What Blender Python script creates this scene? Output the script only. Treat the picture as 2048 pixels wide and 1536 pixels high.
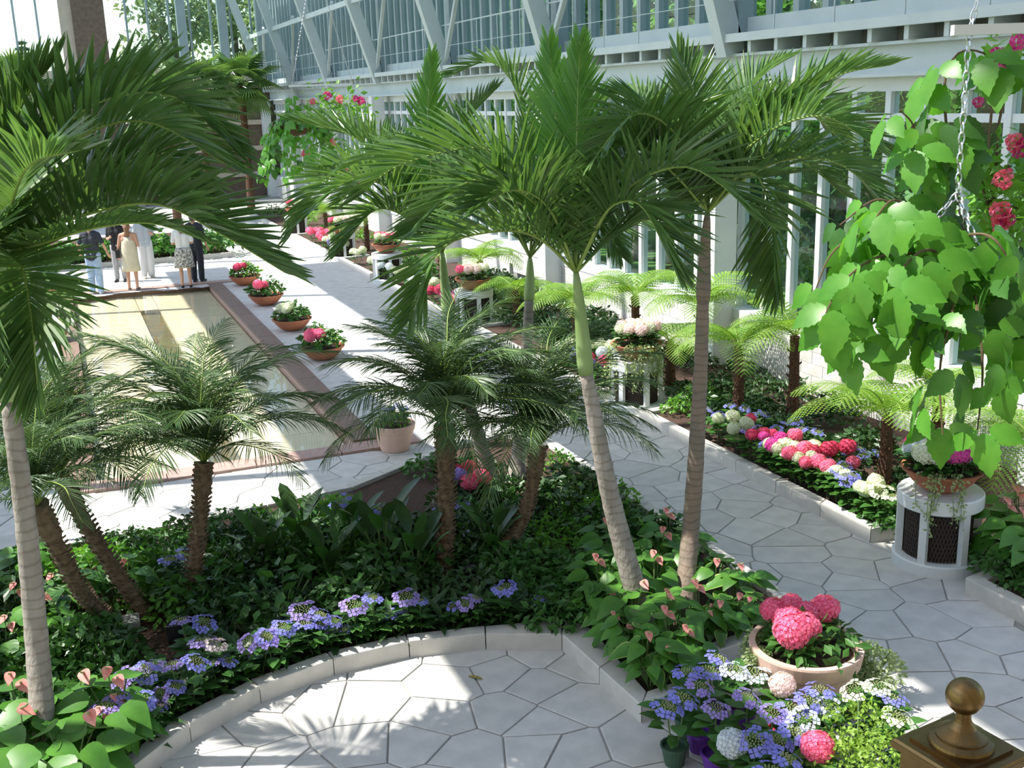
import bpy, math, random
from mathutils import Vector, Matrix
R = random.Random(7)
scene = bpy.context.scene
for o in list(bpy.data.objects): bpy.data.objects.remove(o)
C = scene.collection

# ------------------------------------------------------------------ camera
YAW, PITCH, ROLL, FPX, CAMH = .3845, .2592, -.0307, 2180.0, 4.4
_cy, _sy, _cp, _sp = math.cos(YAW), math.sin(YAW), math.cos(PITCH), math.sin(PITCH)
FWD = Vector((_sy*_cp, _cy*_cp, -_sp)); _r0 = Vector((_cy, -_sy, 0)); _u0 = _r0.cross(FWD)
RGT = _r0*math.cos(ROLL) + _u0*math.sin(ROLL); UPV = -_r0*math.sin(ROLL) + _u0*math.cos(ROLL)
CAM = Vector((0, 0, CAMH))
cd = bpy.data.cameras.new('camera'); cam = bpy.data.objects.new('camera', cd); C.objects.link(cam)
cd.sensor_width = 36; cd.lens = 36*FPX/2048; cd.clip_start = .05; cd.clip_end = 400
cam.matrix_world = Matrix(((RGT.x, UPV.x, -FWD.x, 0), (RGT.y, UPV.y, -FWD.y, 0), (RGT.z, UPV.z, -FWD.z, CAMH), (0, 0, 0, 1)))
scene.camera = cam

# ------------------------------------------------------------------ sky, sun, exposure
SUN = Vector((.55, -.25, -1)).normalized()          # direction the sunlight travels
w = bpy.data.worlds.new('sky'); scene.world = w; w.use_nodes = True
nt = w.node_tree; nt.nodes.clear()
sky = nt.nodes.new('ShaderNodeTexSky'); sky.sky_type = 'NISHITA'; sky.sun_disc = False
sky.sun_elevation = math.asin(-SUN.z); sky.sun_rotation = math.atan2(-SUN.x, -SUN.y)
sky.air_density = 1.0; sky.dust_density = 1.2; sky.ozone_density = 1.0
bg = nt.nodes.new('ShaderNodeBackground'); bg.inputs[1].default_value = .34
out = nt.nodes.new('ShaderNodeOutputWorld'); nt.links.new(sky.outputs[0], bg.inputs[0]); nt.links.new(bg.outputs[0], out.inputs[0])
sd = bpy.data.lights.new('sun', 'SUN'); sd.energy = 9.0; sd.angle = .0095; sd.color = (1, .965, .9)
so = bpy.data.objects.new('sun', sd); C.objects.link(so); so.location = (-20, 15, 30)
so.rotation_euler = SUN.to_track_quat('-Z', 'Y').to_euler()
vs = scene.view_settings; vs.view_transform = 'Standard'; vs.look = 'None'; vs.gamma = 1; vs.exposure = 0.0; vs.use_curve_mapping = False

# ------------------------------------------------------------------ pixel -> point helpers (2048x1536 frame)
def ray(x, y): return FWD + RGT*((x-1024)/FPX) - UPV*((y-768)/FPX)
def fl(x, y, z=0.0):
    d = ray(x, y); return CAM + d*((z-CAMH)/d.z)
def fY(x, y, Y): d = ray(x, y); return CAM + d*(Y/d.y)
def fX(x, y, X): d = ray(x, y); return CAM + d*(X/d.x)
def fd(x, y, D): return CAM + ray(x, y)*D
def depth(P): return (Vector(P)-CAM).dot(FWD)

# ------------------------------------------------------------------ materials
MATS = {}
def mat(name, col, rough=.5, var=0.0, noise=None, transl=0.0, spec=.5, metal=0.0, bump=None, col2=None, nscale=3.0, objrand=0.0, coords='Object', stretch=None):
    if name in MATS: return MATS[name]
    m = bpy.data.materials.new(name); m.use_nodes = True; t = m.node_tree; b = t.nodes['Principled BSDF']
    L = t.links.new
    b.inputs['Roughness'].default_value = rough; b.inputs['Metallic'].default_value = metal
    b.inputs['Specular IOR Level'].default_value = spec
    c = (*col, 1)
    tc = t.nodes.new('ShaderNodeTexCoord'); mp = t.nodes.new('ShaderNodeMapping'); L(tc.outputs[coords], mp.inputs[0])
    if stretch: mp.inputs['Scale'].default_value = stretch
    src = None
    if col2 is not None:
        nz = t.nodes.new('ShaderNodeTexNoise'); nz.inputs['Scale'].default_value = nscale; nz.inputs['Detail'].default_value = 4
        L(mp.outputs[0], nz.inputs['Vector'])
        rp = t.nodes.new('ShaderNodeValToRGB'); rp.color_ramp.elements[0].position = .35; rp.color_ramp.elements[1].position = .65
        rp.color_ramp.elements[0].color = c; rp.color_ramp.elements[1].color = (*col2, 1)
        L(nz.outputs[0], rp.inputs[0]); src = rp.outputs[0]
    if objrand > 0:
        oi = t.nodes.new('ShaderNodeObjectInfo'); mr = t.nodes.new('ShaderNodeMapRange')
        mr.inputs[3].default_value = 1-objrand; mr.inputs[4].default_value = 1+objrand; L(oi.outputs['Random'], mr.inputs[0])
        hs = t.nodes.new('ShaderNodeHueSaturation'); L(mr.outputs[0], hs.inputs['Value'])
        if src: L(src, hs.inputs['Color'])
        else: hs.inputs['Color'].default_value = c
        src = hs.outputs[0]
    if src: L(src, b.inputs['Base Color'])
    else: b.inputs['Base Color'].default_value = c
    if bump:
        nb = t.nodes.new('ShaderNodeTexNoise'); nb.inputs['Scale'].default_value = bump[0]; nb.inputs['Detail'].default_value = 5; L(mp.outputs[0], nb.inputs['Vector'])
        bp = t.nodes.new('ShaderNodeBump'); bp.inputs['Strength'].default_value = bump[1]; bp.inputs['Distance'].default_value = .02
        L(nb.outputs[0], bp.inputs['Height']); L(bp.outputs[0], b.inputs['Normal'])
    if transl > 0:
        tr = t.nodes.new('ShaderNodeBsdfTranslucent'); mx = t.nodes.new('ShaderNodeMixShader'); mx.inputs[0].default_value = transl
        if src:
            br = t.nodes.new('ShaderNodeMixRGB'); br.blend_type = 'MULTIPLY'; br.inputs[0].default_value = 1; br.inputs[2].default_value = (1.5, 1.5, .8, 1)
            L(src, br.inputs[1]); L(br.outputs[0], tr.inputs[0])
        else: tr.inputs[0].default_value = (min(1, col[0]*1.5), min(1, col[1]*1.5), col[2]*.8, 1)
        o = t.nodes['Material Output']; L(b.outputs[0], mx.inputs[1]); L(tr.outputs[0], mx.inputs[2]); L(mx.outputs[0], o.inputs[0])
    MATS[name] = m; return m
def leafmat(name, c, c2, transl=.3, rough=.4, nscale=6, objrand=.12): return mat(name, c, rough, transl=transl, col2=c2, nscale=nscale, objrand=objrand, spec=.4)
def schlick(t, f0, nrm=None):
    lw = t.nodes.new('ShaderNodeLayerWeight'); pw_ = t.nodes.new('ShaderNodeMath'); pw_.operation = 'POWER'; pw_.inputs[1].default_value = 5.5; t.links.new(lw.outputs['Facing'], pw_.inputs[0])
    if nrm: t.links.new(nrm, lw.inputs['Normal'])
    lw.inputs[0].default_value = .5; mr = t.nodes.new('ShaderNodeMapRange'); mr.inputs[3].default_value = f0; mr.inputs[4].default_value = .75; t.links.new(pw_.outputs[0], mr.inputs[0]); return mr.outputs[0]
def glassmat():
    m = bpy.data.materials.new('window_glass'); m.use_nodes = True; t = m.node_tree; t.nodes.clear(); L = t.links.new
    o = t.nodes.new('ShaderNodeOutputMaterial'); tr = t.nodes.new('ShaderNodeBsdfTransparent'); tr.inputs[0].default_value = (.86, .93, .9, 1)
    g = t.nodes.new('ShaderNodeBsdfGlossy'); g.inputs['Roughness'].default_value = .03; fr = schlick(t, .03)
    mx = t.nodes.new('ShaderNodeMixShader'); L(fr, mx.inputs[0]); L(tr.outputs[0], mx.inputs[1]); L(g.outputs[0], mx.inputs[2]); L(mx.outputs[0], o.inputs[0])
    return m
def watermat():
    m = bpy.data.materials.new('pool_water'); m.use_nodes = True; t = m.node_tree; t.nodes.clear(); L = t.links.new
    o = t.nodes.new('ShaderNodeOutputMaterial'); tr = t.nodes.new('ShaderNodeBsdfTransparent'); tr.inputs[0].default_value = (.97, .96, .88, 1)
    g = t.nodes.new('ShaderNodeBsdfGlossy'); g.inputs['Roughness'].default_value = .0
    tc = t.nodes.new('ShaderNodeTexCoord'); nz = t.nodes.new('ShaderNodeTexNoise'); nz.inputs['Scale'].default_value = 1.6; L(tc.outputs['Object'], nz.inputs['Vector'])
    bp = t.nodes.new('ShaderNodeBump'); bp.inputs['Strength'].default_value = .03; bp.inputs['Distance'].default_value = .05; L(nz.outputs[0], bp.inputs['Height'])
    L(bp.outputs[0], g.inputs['Normal']); fr = schlick(t, .07, bp.outputs[0])
    mx = t.nodes.new('ShaderNodeMixShader'); L(fr, mx.inputs[0]); L(tr.outputs[0], mx.inputs[1]); L(g.outputs[0], mx.inputs[2]); L(mx.outputs[0], o.inputs[0])
    return m
def trunkmat(name, c, c2, bands):
    if name in MATS: return MATS[name]
    m = mat(name, c, .85, col2=c2, nscale=9, bump=(30, .5), stretch=(1, 1, .5)); t = m.node_tree; L = t.links.new; b = t.nodes['Principled BSDF']
    wv = t.nodes.new('ShaderNodeTexWave'); wv.bands_direction = 'Z'; wv.inputs['Scale'].default_value = bands; wv.inputs['Distortion'].default_value = 5.0; wv.inputs['Detail'].default_value = 2
    tc = t.nodes.new('ShaderNodeTexCoord'); L(tc.outputs['Object'], wv.inputs['Vector'])
    rp = t.nodes.new('ShaderNodeValToRGB'); rp.color_ramp.elements[0].position = .0; rp.color_ramp.elements[0].color = (.55, .5, .45, 1); rp.color_ramp.elements[1].position = .25; rp.color_ramp.elements[1].color = (1, 1, 1, 1)
    mx = t.nodes.new('ShaderNodeMixRGB'); mx.blend_type = 'MULTIPLY'; mx.inputs[0].default_value = .55
    old = b.inputs['Base Color'].links[0].from_socket; L(wv.outputs[0], rp.inputs[0]); L(old, mx.inputs[1]); L(rp.outputs[0], mx.inputs[2]); L(mx.outputs[0], b.inputs['Base Color'])
    return m

M = dict(
 stone=mat('flagstone', (.6, .58, .54), .55, col2=(.5, .49, .46), nscale=5, objrand=.07, bump=(40, .12)),
 mortar=mat('mortar', (.36, .355, .33), .9, col2=(.3, .3, .28), nscale=12),
 kerb=mat('cast_stone_kerb', (.6, .57, .51), .7, col2=(.52, .5, .45), nscale=7, objrand=.05, bump=(60, .1)),
 soil=mat('bark_mulch', (.045, .025, .016), .95, col2=(.085, .045, .03), nscale=30, bump=(40, 1.0)),
 cream=mat('cream_tile', (.74, .68, .53), .4, col2=(.68, .62, .48), nscale=3, objrand=.05),
 darkstrip=mat('dark_brown_strip', (.16, .13, .06), .5, col2=(.11, .1, .05), nscale=4),
 pinkstone=mat('pink_granite', (.45, .3, .25), .5, col2=(.38, .24, .2), nscale=20, objrand=.06),
 redstone=mat('red_brown_ledge', (.23, .15, .11), .6, col2=(.19, .12, .085), nscale=15, objrand=.06),
 white=mat('white_paint', (.68, .7, .68), .45, col2=(.62, .65, .64), nscale=2),
 steel=mat('pale_green_grey_steel', (.5, .56, .54), .45, col2=(.45, .52, .5), nscale=2),
 steel2=mat('grey_steel', (.3, .37, .37), .45, col2=(.26, .33, .33), nscale=2),
 soffit=mat('dark_soffit', (.22, .22, .19), .8),
 brick=mat('white_painted_block', (.66, .64, .6), .8, col2=(.56, .54, .5), nscale=4, objrand=.06, bump=(25, .2)),
 bbrick=mat('brown_brick', (.17, .12, .08), .85, col2=(.12, .085, .06), nscale=6, objrand=.16, bump=(25, .2)),
 tanstone=mat('tan_limestone', (.52, .44, .34), .8, col2=(.46, .39, .3), nscale=3, objrand=.05),
 terra=mat('terracotta', (.42, .15, .07), .7, col2=(.36, .125, .06), nscale=6, objrand=.06),
 paleterra=mat('pale_terracotta', (.66, .44, .34), .75, col2=(.6, .4, .31), nscale=5),
 mesh=mat('dark_brown_mesh', (.045, .03, .022), .7),
 brass=mat('aged_brass', (.24, .155, .06), .36, metal=1, col2=(.17, .11, .045), nscale=6, bump=(30, .1)),
 chain=mat('galvanised_chain', (.55, .55, .55), .35, metal=1),
 black=mat('black_plastic', (.012, .012, .014), .4),
 asphalt=mat('lawn', (.12, .22, .05), .95, col2=(.07, .15, .03), nscale=2),
 roof=mat('shade_roof_deck', (.5, .5, .48), .8),
 palm=leafmat('palm_leaflet', (.075, .165, .045), (.125, .22, .065), .32, .24),
 palmy=leafmat('young_palm_leaflet', (.14, .33, .06), (.19, .4, .07), .35, .35),
 rachis=leafmat('palm_rachis', (.2, .3, .06), (.26, .36, .08), 0, .4),
 shaft=leafmat('crownshaft', (.24, .36, .12), (.3, .4, .16), 0, .4, nscale=3),
 phx=leafmat('date_palm_leaflet', (.06, .125, .04), (.1, .165, .065), .2, .4),
 fern=leafmat('tree_fern_pinna', (.13, .27, .03), (.22, .37, .05), .35, .5),
 hyl=leafmat('hydrangea_leaf', (.04, .12, .02), (.06, .17, .03), .2, .45),
 anl=leafmat('anthurium_leaf', (.05, .16, .02), (.09, .24, .03), .2, .4),
 anr=leafmat('variegated_leaf_rim', (.3, .42, .1), (.36, .46, .14), .3, .35),
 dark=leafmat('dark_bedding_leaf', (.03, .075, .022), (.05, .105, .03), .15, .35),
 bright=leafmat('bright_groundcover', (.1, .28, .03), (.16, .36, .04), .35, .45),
 pale=leafmat('pale_variegated_foliage', (.2, .3, .1), (.4, .45, .25), .3, .5, nscale=40),
 lime=leafmat('lime_foliage', (.2, .36, .04), (.3, .44, .08), .35, .5, nscale=30),
 vine=leafmat('vine_leaf', (.08, .26, .025), (.13, .33, .04), .38, .38, nscale=14),
 vined=leafmat('vine_leaf_dark', (.04, .13, .02), (.06, .17, .03), .3, .42, nscale=14),
 stem=mat('green_stem', (.1, .17, .05), .6), brownstem=mat('brown_stem', (.12, .08, .04), .8),
 fernt=mat('fern_trunk', (.07, .035, .02), .95, col2=(.13, .06, .03), nscale=25, bump=(40, 1)),
 tree1=leafmat('tree_leaf_mid', (.1, .25, .05), (.17, .34, .07), .4, .6, nscale=.8),
 tree2=leafmat('tree_leaf_dark', (.05, .13, .05), (.08, .18, .06), .3, .6, nscale=.8),
 tree3=leafmat('tree_leaf_pale', (.2, .28, .14), (.3, .36, .2), .3, .6, nscale=.8),
 pine=leafmat('conifer_needles', (.1, .16, .13), (.14, .2, .16), .15, .7, nscale=.8),
 bark=mat('tree_bark', (.13, .1, .075), .95, col2=(.2, .16, .12), nscale=4),
 glass=glassmat(), water=watermat(),
 trunk=trunkmat('ringed_palm_trunk', (.36, .32, .27), (.25, .22, .18), 4.0),
 trunkb=trunkmat('brown_ringed_palm_trunk', (.27, .2, .15), (.2, .17, .13), 5.0),
 ptrunk=mat('knobbly_date_trunk', (.13, .085, .05), .95, col2=(.22, .15, .09), nscale=20, bump=(25, 1)),
)
def flower(name, c, c2): return leafmat('petal_'+name, c, c2, .3, .6, nscale=30, objrand=.08)
F = dict(blue=flower('blue', (.2, .2, .68), (.3, .3, .8)), violet=flower('violet', (.32, .22, .66), (.42, .32, .74)), white=flower('white', (.72, .72, .66), (.62, .68, .5)),
 pink=flower('pink', (.75, .1, .25), (.85, .25, .4)), rose=flower('rose', (.55, .04, .12), (.7, .09, .2)), magenta=flower('magenta', (.55, .03, .28), (.65, .08, .36)),
 blush=flower('blush', (.8, .6, .66), (.85, .72, .76)), pale=flower('pale_blue', (.55, .6, .75), (.66, .7, .78)), spathe=flower('spathe', (.8, .2, .2), (.85, .38, .34)), budg=flower('bud', (.3, .36, .14), (.42, .45, .24)))

# ------------------------------------------------------------------ mesh builder
class MB:
    def __init__(s): s.v = []; s.f = []; s.mi = []
    def add(s, vs, fs, mi=0):
        n = len(s.v); s.v += [tuple(v) for v in vs]
        for q in fs: s.f.append(tuple(i+n for i in q)); s.mi.append(mi)
    def box(s, x0, x1, y0, y1, z0, z1, mi=0, Mx=None):
        vs = [Vector((x, y, z)) for x in (x0, x1) for y in (y0, y1) for z in (z0, z1)]
        if Mx: vs = [Mx @ v for v in vs]
        s.add(vs, [(0, 1, 3, 2), (4, 6, 7, 5), (0, 4, 5, 1), (2, 3, 7, 6), (0, 2, 6, 4), (1, 5, 7, 3)], mi)
    def bar(s, a, b, w, h, up=Vector((0, 0, 1)), mi=0):
        a, b = Vector(a), Vector(b); d = b-a; l = d.length; d = d/l
        sx = d.cross(up)
        if sx.length < 1e-4: sx = d.cross(Vector((1, 0, 0)))
        sx.normalize(); uz = sx.cross(d)
        vs = [p+sx*(i*w/2)+uz*(j*h/2) for p in (a, b) for i, j in ((-1, -1), (1, -1), (1, 1), (-1, 1))]
        s.add(vs, [(0, 3, 2, 1), (4, 5, 6, 7), (0, 1, 5, 4), (1, 2, 6, 5), (2, 3, 7, 6), (3, 0, 4, 7)], mi)
    def tube(s, pts, rad, n=8, mi=0, cap=True):
        pts = [Vector(p) for p in pts]; k = len(pts)
        if not isinstance(rad, (list, tuple)): rad = [rad]*k
        vs = []; ref = Vector((.31, .95, .07))
        for i, p in enumerate(pts):
            t = (pts[min(i+1, k-1)]-pts[max(i-1, 0)])
            t = t.normalized() if t.length > 1e-9 else Vector((0, 0, 1))
            a = t.cross(ref)
            if a.length < .05: a = t.cross(Vector((1, 0, 0)))
            a.normalize(); b = t.cross(a); ref = b.cross(t) if False else ref
            vs += [p+(a*math.cos(2*math.pi*j/n)+b*math.sin(2*math.pi*j/n))*rad[i] for j in range(n)]
        fs = [(i*n+j, i*n+(j+1) % n, (i+1)*n+(j+1) % n, (i+1)*n+j) for i in range(k-1) for j in range(n)]
        if cap: fs += [tuple(range(n-1, -1, -1)), tuple(range((k-1)*n, k*n))]
        s.add(vs, fs, mi)
    def lathe(s, prof, n=24, c=(0, 0, 0), mi=0, sx=1, sy=1):
        k = len(prof); vs = [(c[0]+r*sx*math.cos(2*math.pi*j/n), c[1]+r*sy*math.sin(2*math.pi*j/n), c[2]+z) for r, z in prof for j in range(n)]
        fs = [(i*n+j, i*n+(j+1) % n, (i+1)*n+(j+1) % n, (i+1)*n+j) for i in range(k-1) for j in range(n)]
        if prof[0][0] > 1e-4: fs.append(tuple(range(n-1, -1, -1)))
        if prof[-1][0] > 1e-4: fs.append(tuple(range((k-1)*n, k*n)))
        s.add(vs, fs, mi)
    def ball(s, c, r, n=8, mi=0, sz=(1, 1, 1)):
        k = max(4, n//2+1)
        s.lathe([(r*max(1e-5, math.sin(math.pi*i/k)), -r*sz[2]*math.cos(math.pi*i/k)) for i in range(k+1)], n, c, mi, sz[0], sz[1])
    def prism(s, poly, z0, z1, mi=0):
        n = len(poly); vs = [(x, y, z0) for x, y in poly]+[(x, y, z1) for x, y in poly]
        s.add(vs, [tuple(range(n-1, -1, -1)), tuple(range(n, 2*n))]+[(i, (i+1) % n, n+(i+1) % n, n+i) for i in range(n)], mi)
    def mesh(s, name, mats, smooth=False):
        me = bpy.data.meshes.new(name); me.from_pydata(s.v, [], s.f)
        for m in (mats if isinstance(mats, (list, tuple)) else [mats]): me.materials.append(m)
        if any(s.mi): me.polygons.foreach_set('material_index', s.mi)
        if smooth: me.polygons.foreach_set('use_smooth', [True]*len(me.polygons))
        me.update(); return me

def ob(name, me, parent=None, mx=None, kind=None, label=None, cat=None, group=None):
    o = bpy.data.objects.new(name, me); C.objects.link(o)
    if parent: o.parent = parent
    if mx is not None: o.matrix_basis = mx
    if kind: o['kind'] = kind
    if label: o['label'] = label
    if cat: o['category'] = cat
    if group: o['group'] = group
    return o
def thing(name, label, cat, loc=(0, 0, 0), group=None, mx=None):
    o = ob(name, None, None, mx if mx is not None else Matrix.Translation(Vector(loc)), None, label, cat, group)
    o.empty_display_size = .1; return o
def T(x, y=None, z=None): return Matrix.Translation(Vector(x) if y is None else Vector((x, y, z)))
def RZ(a): return Matrix.Rotation(a, 4, 'Z')
def RX(a): return Matrix.Rotation(a, 4, 'X')
def RY(a): return Matrix.Rotation(a, 4, 'Y')
def S(a, b=None, c=None): return Matrix.Diagonal((a, a if b is None else b, a if c is None else c, 1))
def frame(pos, zdir, spin=0.0, sc=1.0, up=Vector((0, 0, 1))):
    """matrix with local +Z along zdir"""
    q = Vector(zdir).to_track_quat('Z', 'Y').to_matrix().to_4x4()
    return T(pos) @ q @ RZ(spin) @ S(sc)
def aim(pos, xdir, normal, sc=1.0):
    """matrix with local +X along xdir and local +Z near normal"""
    x = Vector(xdir).normalized(); y = Vector(normal).cross(x)
    if y.length < 1e-4: y = Vector((0, 1, 0)).cross(x)
    y.normalize(); z = x.cross(y)
    return T(pos) @ Matrix((x, y, z)).transposed().to_4x4() @ S(sc)
def build(proto, mx, name, label, cat, group=None):
    """proto: list of (part name, mesh, local matrix, kind, index of the parent part or None, label)"""
    root = ob(name, None, None, mx, None, label, cat, group); root.empty_display_size = .1
    made = []
    for pn, me, lm, kind, pi, pl in proto:
        made.append(ob(pn, me, root if pi is None else made[pi], lm, kind, pl))
    return root
# ================================================================== the setting
PX0, PX1, PY0, PY1 = 0.0, 3.2, 13.5, 28.2                       # pool
WX, FARY = 10.0, 54.0                                           # right glass wall, end wall
b = MB(); b.box(-60, 90, -30, 140, -.5, -.3); ob('lawn', b.mesh('lawn', M['asphalt']), kind='structure', label='lawn outside the glass house')
b = MB()
for x0, x1, y0, y1 in ((-9, PX0-.1, -3, FARY), (PX1+.1, WX+.1, -3, FARY), (PX0-.1, PX1+.1, -3, PY0-.1), (PX0-.1, PX1+.1, PY1+.1, FARY)): b.box(x0, x1, y0, y1, -.3, -.012)
floor = ob('floor', b.mesh('floor', M['mortar']), kind='structure', label='pale flagstone paving with grey joints')

# ---- planting bed outlines
CX, CY, CR = 1.9, 5.2, 2.57
arc = [(CX+CR*math.cos(math.radians(a)), CY+CR*math.sin(math.radians(a))) for a in range(168, 54, -14)]+[(CX+CR*math.cos(math.radians(56)), CY+CR*math.sin(math.radians(56)))]
bedC = arc + [(3.4, 6.12), (4.1, 6.2), (4.3, 6.55), (5.42, 6.7), (5.42, 12.0), (5.0, 12.75), (4.0, 12.45), (2.63, 11.65), (.2, 11.35), (-3.2, 11.35), (-3.2, 5.8)]
PEDY = [7.35, 13.3, 19.9, 26.0, 30.6, 37.0]
bedR = [(7.0, 1.5)]
for y in PEDY: bedR += [(7.0, y-.62), (7.8, y-.5), (7.8, y+.5), (7.0, y+.62)]
bedR += [(7.0, 46), (9.72, 46), (9.72, 1.5)]
bedF = [(-4.2, 32.9), (4.6, 32.9), (4.6, 40), (-4.2, 40)]
bedL = [(-5.5, 29.8), (-1.7, 29.8), (-1.7, 32.0), (-4.3, 32.4), (-5.5, 32.4)]
def inside(p, poly):
    x, y = p; c = False; j = len(poly)-1
    for i in range(len(poly)):
        xi, yi = poly[i]; xj, yj = poly[j]
        if (yi > y) != (yj > y) and x < (xj-xi)*(y-yi)/(yj-yi)+xi: c = not c
        j = i
    return c
# ---- flagstones: irregular cells, each a stone of its own
def clip(poly, nx, ny, d):                                       # keep n.p <= d
    o = []
    for i in range(len(poly)):
        a, c = poly[i], poly[(i+1) % len(poly)]; da = nx*a[0]+ny*a[1]-d; dc = nx*c[0]+ny*c[1]-d
        if da <= 0: o.append(a)
        if (da < 0 < dc) or (dc < 0 < da): t = da/(da-dc); o.append((a[0]+(c[0]-a[0])*t, a[1]+(c[1]-a[1])*t))
    return o
sp = .47; gx0, gy0 = -2.4, 3.6; nx, ny = 21, 92
G = {(i, j): (gx0+(i+.25*(j % 2)+R.uniform(-.48, .48))*sp, gy0+(j+R.uniform(-.48, .48))*sp) for i in range(nx) for j in range(ny)}
cells = []
for (i, j), p in G.items():
    if any(inside(p, q) and all(inside((p[0]+dx, p[1]+dy), q) for dx in (-.4, .4) for dy in (-.4, .4)) for q in (bedC, bedR, bedF, bedL)): continue
    if PX0-.02 < p[0] < PX1+.2 and PY0-.35 < p[1] < PY1+.35: continue
    if p[0] > 7.2: continue
    poly = [(p[0]-1, p[1]-1), (p[0]+1, p[1]-1), (p[0]+1, p[1]+1), (p[0]-1, p[1]+1)]
    for di in range(-3, 4):
        for dj in range(-3, 4):
            q = G.get((i+di, j+dj))
            if q and (di or dj):
                vx, vy = q[0]-p[0], q[1]-p[1]; l = math.hypot(vx, vy)
                poly = clip(poly, vx/l, vy/l, (vx*(p[0]+q[0])+vy*(p[1]+q[1]))/2/l-.007)
                if not poly: break
    if PY0-.36 < p[1] < PY1+.36:
        if p[0] <= PX0: poly = clip(poly, 1, 0, PX0-.36)
        elif p[0] >= PX1: poly = clip(poly, -1, 0, -(PX1+.34))
    if PX0-.36 < p[0] < PX1+.36:
        if p[1] <= PY0: poly = clip(poly, 0, 1, PY0-.36)
        elif p[1] >= PY1: poly = clip(poly, 0, -1, -(PY1+.36))
    if len(poly) > 2: cells.append((p, poly))
def stone(bm, p, poly, z):
    n = len(poly); k = .97
    vs = [(x-p[0], y-p[1], -.02) for x, y in poly]+[(x-p[0], y-p[1], z-.004) for x, y in poly]+[((x-p[0])*k, (y-p[1])*k, z) for x, y in poly]
    bm.add(vs, [(i, (i+1) % n, n+(i+1) % n, n+i) for i in range(n)]+[(n+i, n+(i+1) % n, 2*n+(i+1) % n, 2*n+i) for i in range(n)]+[tuple(range(2*n, 3*n))])
def inview(p):
    d = Vector((p[0], p[1], 0))-CAM; f = d.dot(FWD); return f > 0 and abs(d.dot(RGT)/f*FPX) < 1100 and abs(d.dot(UPV)/f*FPX) < 850
cells.sort(key=lambda c: (not inview(c[0]), math.hypot(*c[0])))
far = MB()
for k, (p, poly) in enumerate(cells):
    if k < 300:
        s_ = MB(); stone(s_, p, poly, R.uniform(0, .004)); ob('flagstone', s_.mesh('flagstone', M['stone']), floor, T(p[0], p[1], 0))
    else:
        s_ = MB(); stone(s_, (0, 0), poly, R.uniform(0, .004)); far.add(s_.v, s_.f)
ob('flagstones', far.mesh('flagstones', M['stone']), floor, kind='stuff')

# ---- planting beds with kerbs of separate stones
def offset(poly, d, closed=True):
    n = len(poly); o = []
    for i in range(n):
        a, c, e = Vector(poly[i-1]), Vector(poly[i]), Vector(poly[(i+1) % n])
        u = (c-a).normalized(); v = (e-c).normalized(); n1 = Vector((u.y, -u.x)); n2 = Vector((v.y, -v.x)); m = n1+n2
        m = m/max(.35, m.length_squared)*2 if m.length > .1 else n1
        o.append((c.x+m.x*d, c.y+m.y*d))
    return o
def area(p): return sum(p[i-1][0]*p[i][1]-p[i][0]*p[i-1][1] for i in range(len(p)))/2
def bed(poly, label, h=.15, wd=.13, step=.62, skip=lambda a: False):
    if area(poly) < 0: poly = poly[::-1]
    inn = offset(poly, -wd); root = thing('planting_bed', label, 'planting bed')
    s_ = MB(); s_.prism(offset(poly, -wd*.6), -.012, h-.05); ob('soil', s_.mesh('soil', M['soil']), root)
    n = len(poly)
    for i in range(n):
        a, c = Vector(poly[i]), Vector(poly[(i+1) % n]); ia, ic = Vector(inn[i]), Vector(inn[(i+1) % n])
        if skip(((a+c)/2)): continue
        k = max(1, round((c-a).length/step))
        for j in range(k):
            g = .004/max(.05, (c-a).length); t0, t1 = j/k+g, (j+1)/k-g
            q = [a.lerp(c, t0), a.lerp(c, t1), ia.lerp(ic, t1), ia.lerp(ic, t0)]; ctr = sum(q, Vector((0, 0)))/4
            s_ = MB(); m = 4; pts = [(p.x-ctr.x, p.y-ctr.y) for p in q]
            vs = [(x, y, -.012) for x, y in pts]+[(x, y, h-.012) for x, y in pts]+[(x*.985, y*.94, h) if abs(pts[0][0]) > abs(pts[0][1]) else (x*.94, y*.985, h) for x, y in pts]
            s_.add(vs, [(0, 1, 5, 4), (1, 2, 6, 5), (2, 3, 7, 6), (3, 0, 4, 7), (4, 5, 9, 8), (5, 6, 10, 9), (6, 7, 11, 10), (7, 4, 8, 11), (8, 9, 10, 11)])
            ob('kerb_stone', s_.mesh('kerb_stone', M['kerb']), root, T(ctr.x, ctr.y, 0))
    return root
bed(bedC, 'palm bed with curved pale stone kerb around the round plaza', step=.5, skip=lambda a: a.x < -1.5)
bed(bedR, 'long planting bed between the flagstone path and the glass wall', step=.8, skip=lambda a: a.x > 9)
bed(bedF, 'far planting bed behind the standing people', step=1.0, skip=lambda a: a.y > 33.5)
bed(bedL, 'small blue hydrangea bed beside the far left walkway', step=1.0)
SOIL = .1

# ---- reflecting pool
pool = thing('reflecting_pool', 'long shallow reflecting pool with cream bottom and stone rim', 'pool', (1.6, 20.8, 0))
def pp(name, bm, m, kind=None): return ob(name, bm.mesh(name, m), pool, T(-1.6, -20.8, 0), kind)
b = MB(); b.box(PX0-.1, PX1+.1, PY0-.1, PY1+.1, -.3, -.25); pp('basin', b, M['mortar'])
b = MB()
for x0, x1, y0, y1 in ((PX0-.1, PX0, PY0-.1, PY1+.1), (PX1, PX1+.1, PY0-.1, PY1+.1), (PX0, PX1, PY0-.1, PY0), (PX0, PX1, PY1, PY1+.1)): b.box(x0, x1, y0, y1, -.25, -.01)
pp('basin_wall', b, M['pinkstone'])
tw, tl = 1.37, 1.22; tm = MB(); tm.box(-tw/2+.006, tw/2-.006, -tl/2+.006, tl/2-.006, -.25, -.13); tme = tm.mesh('floor_tile', M['cream'])
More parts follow.
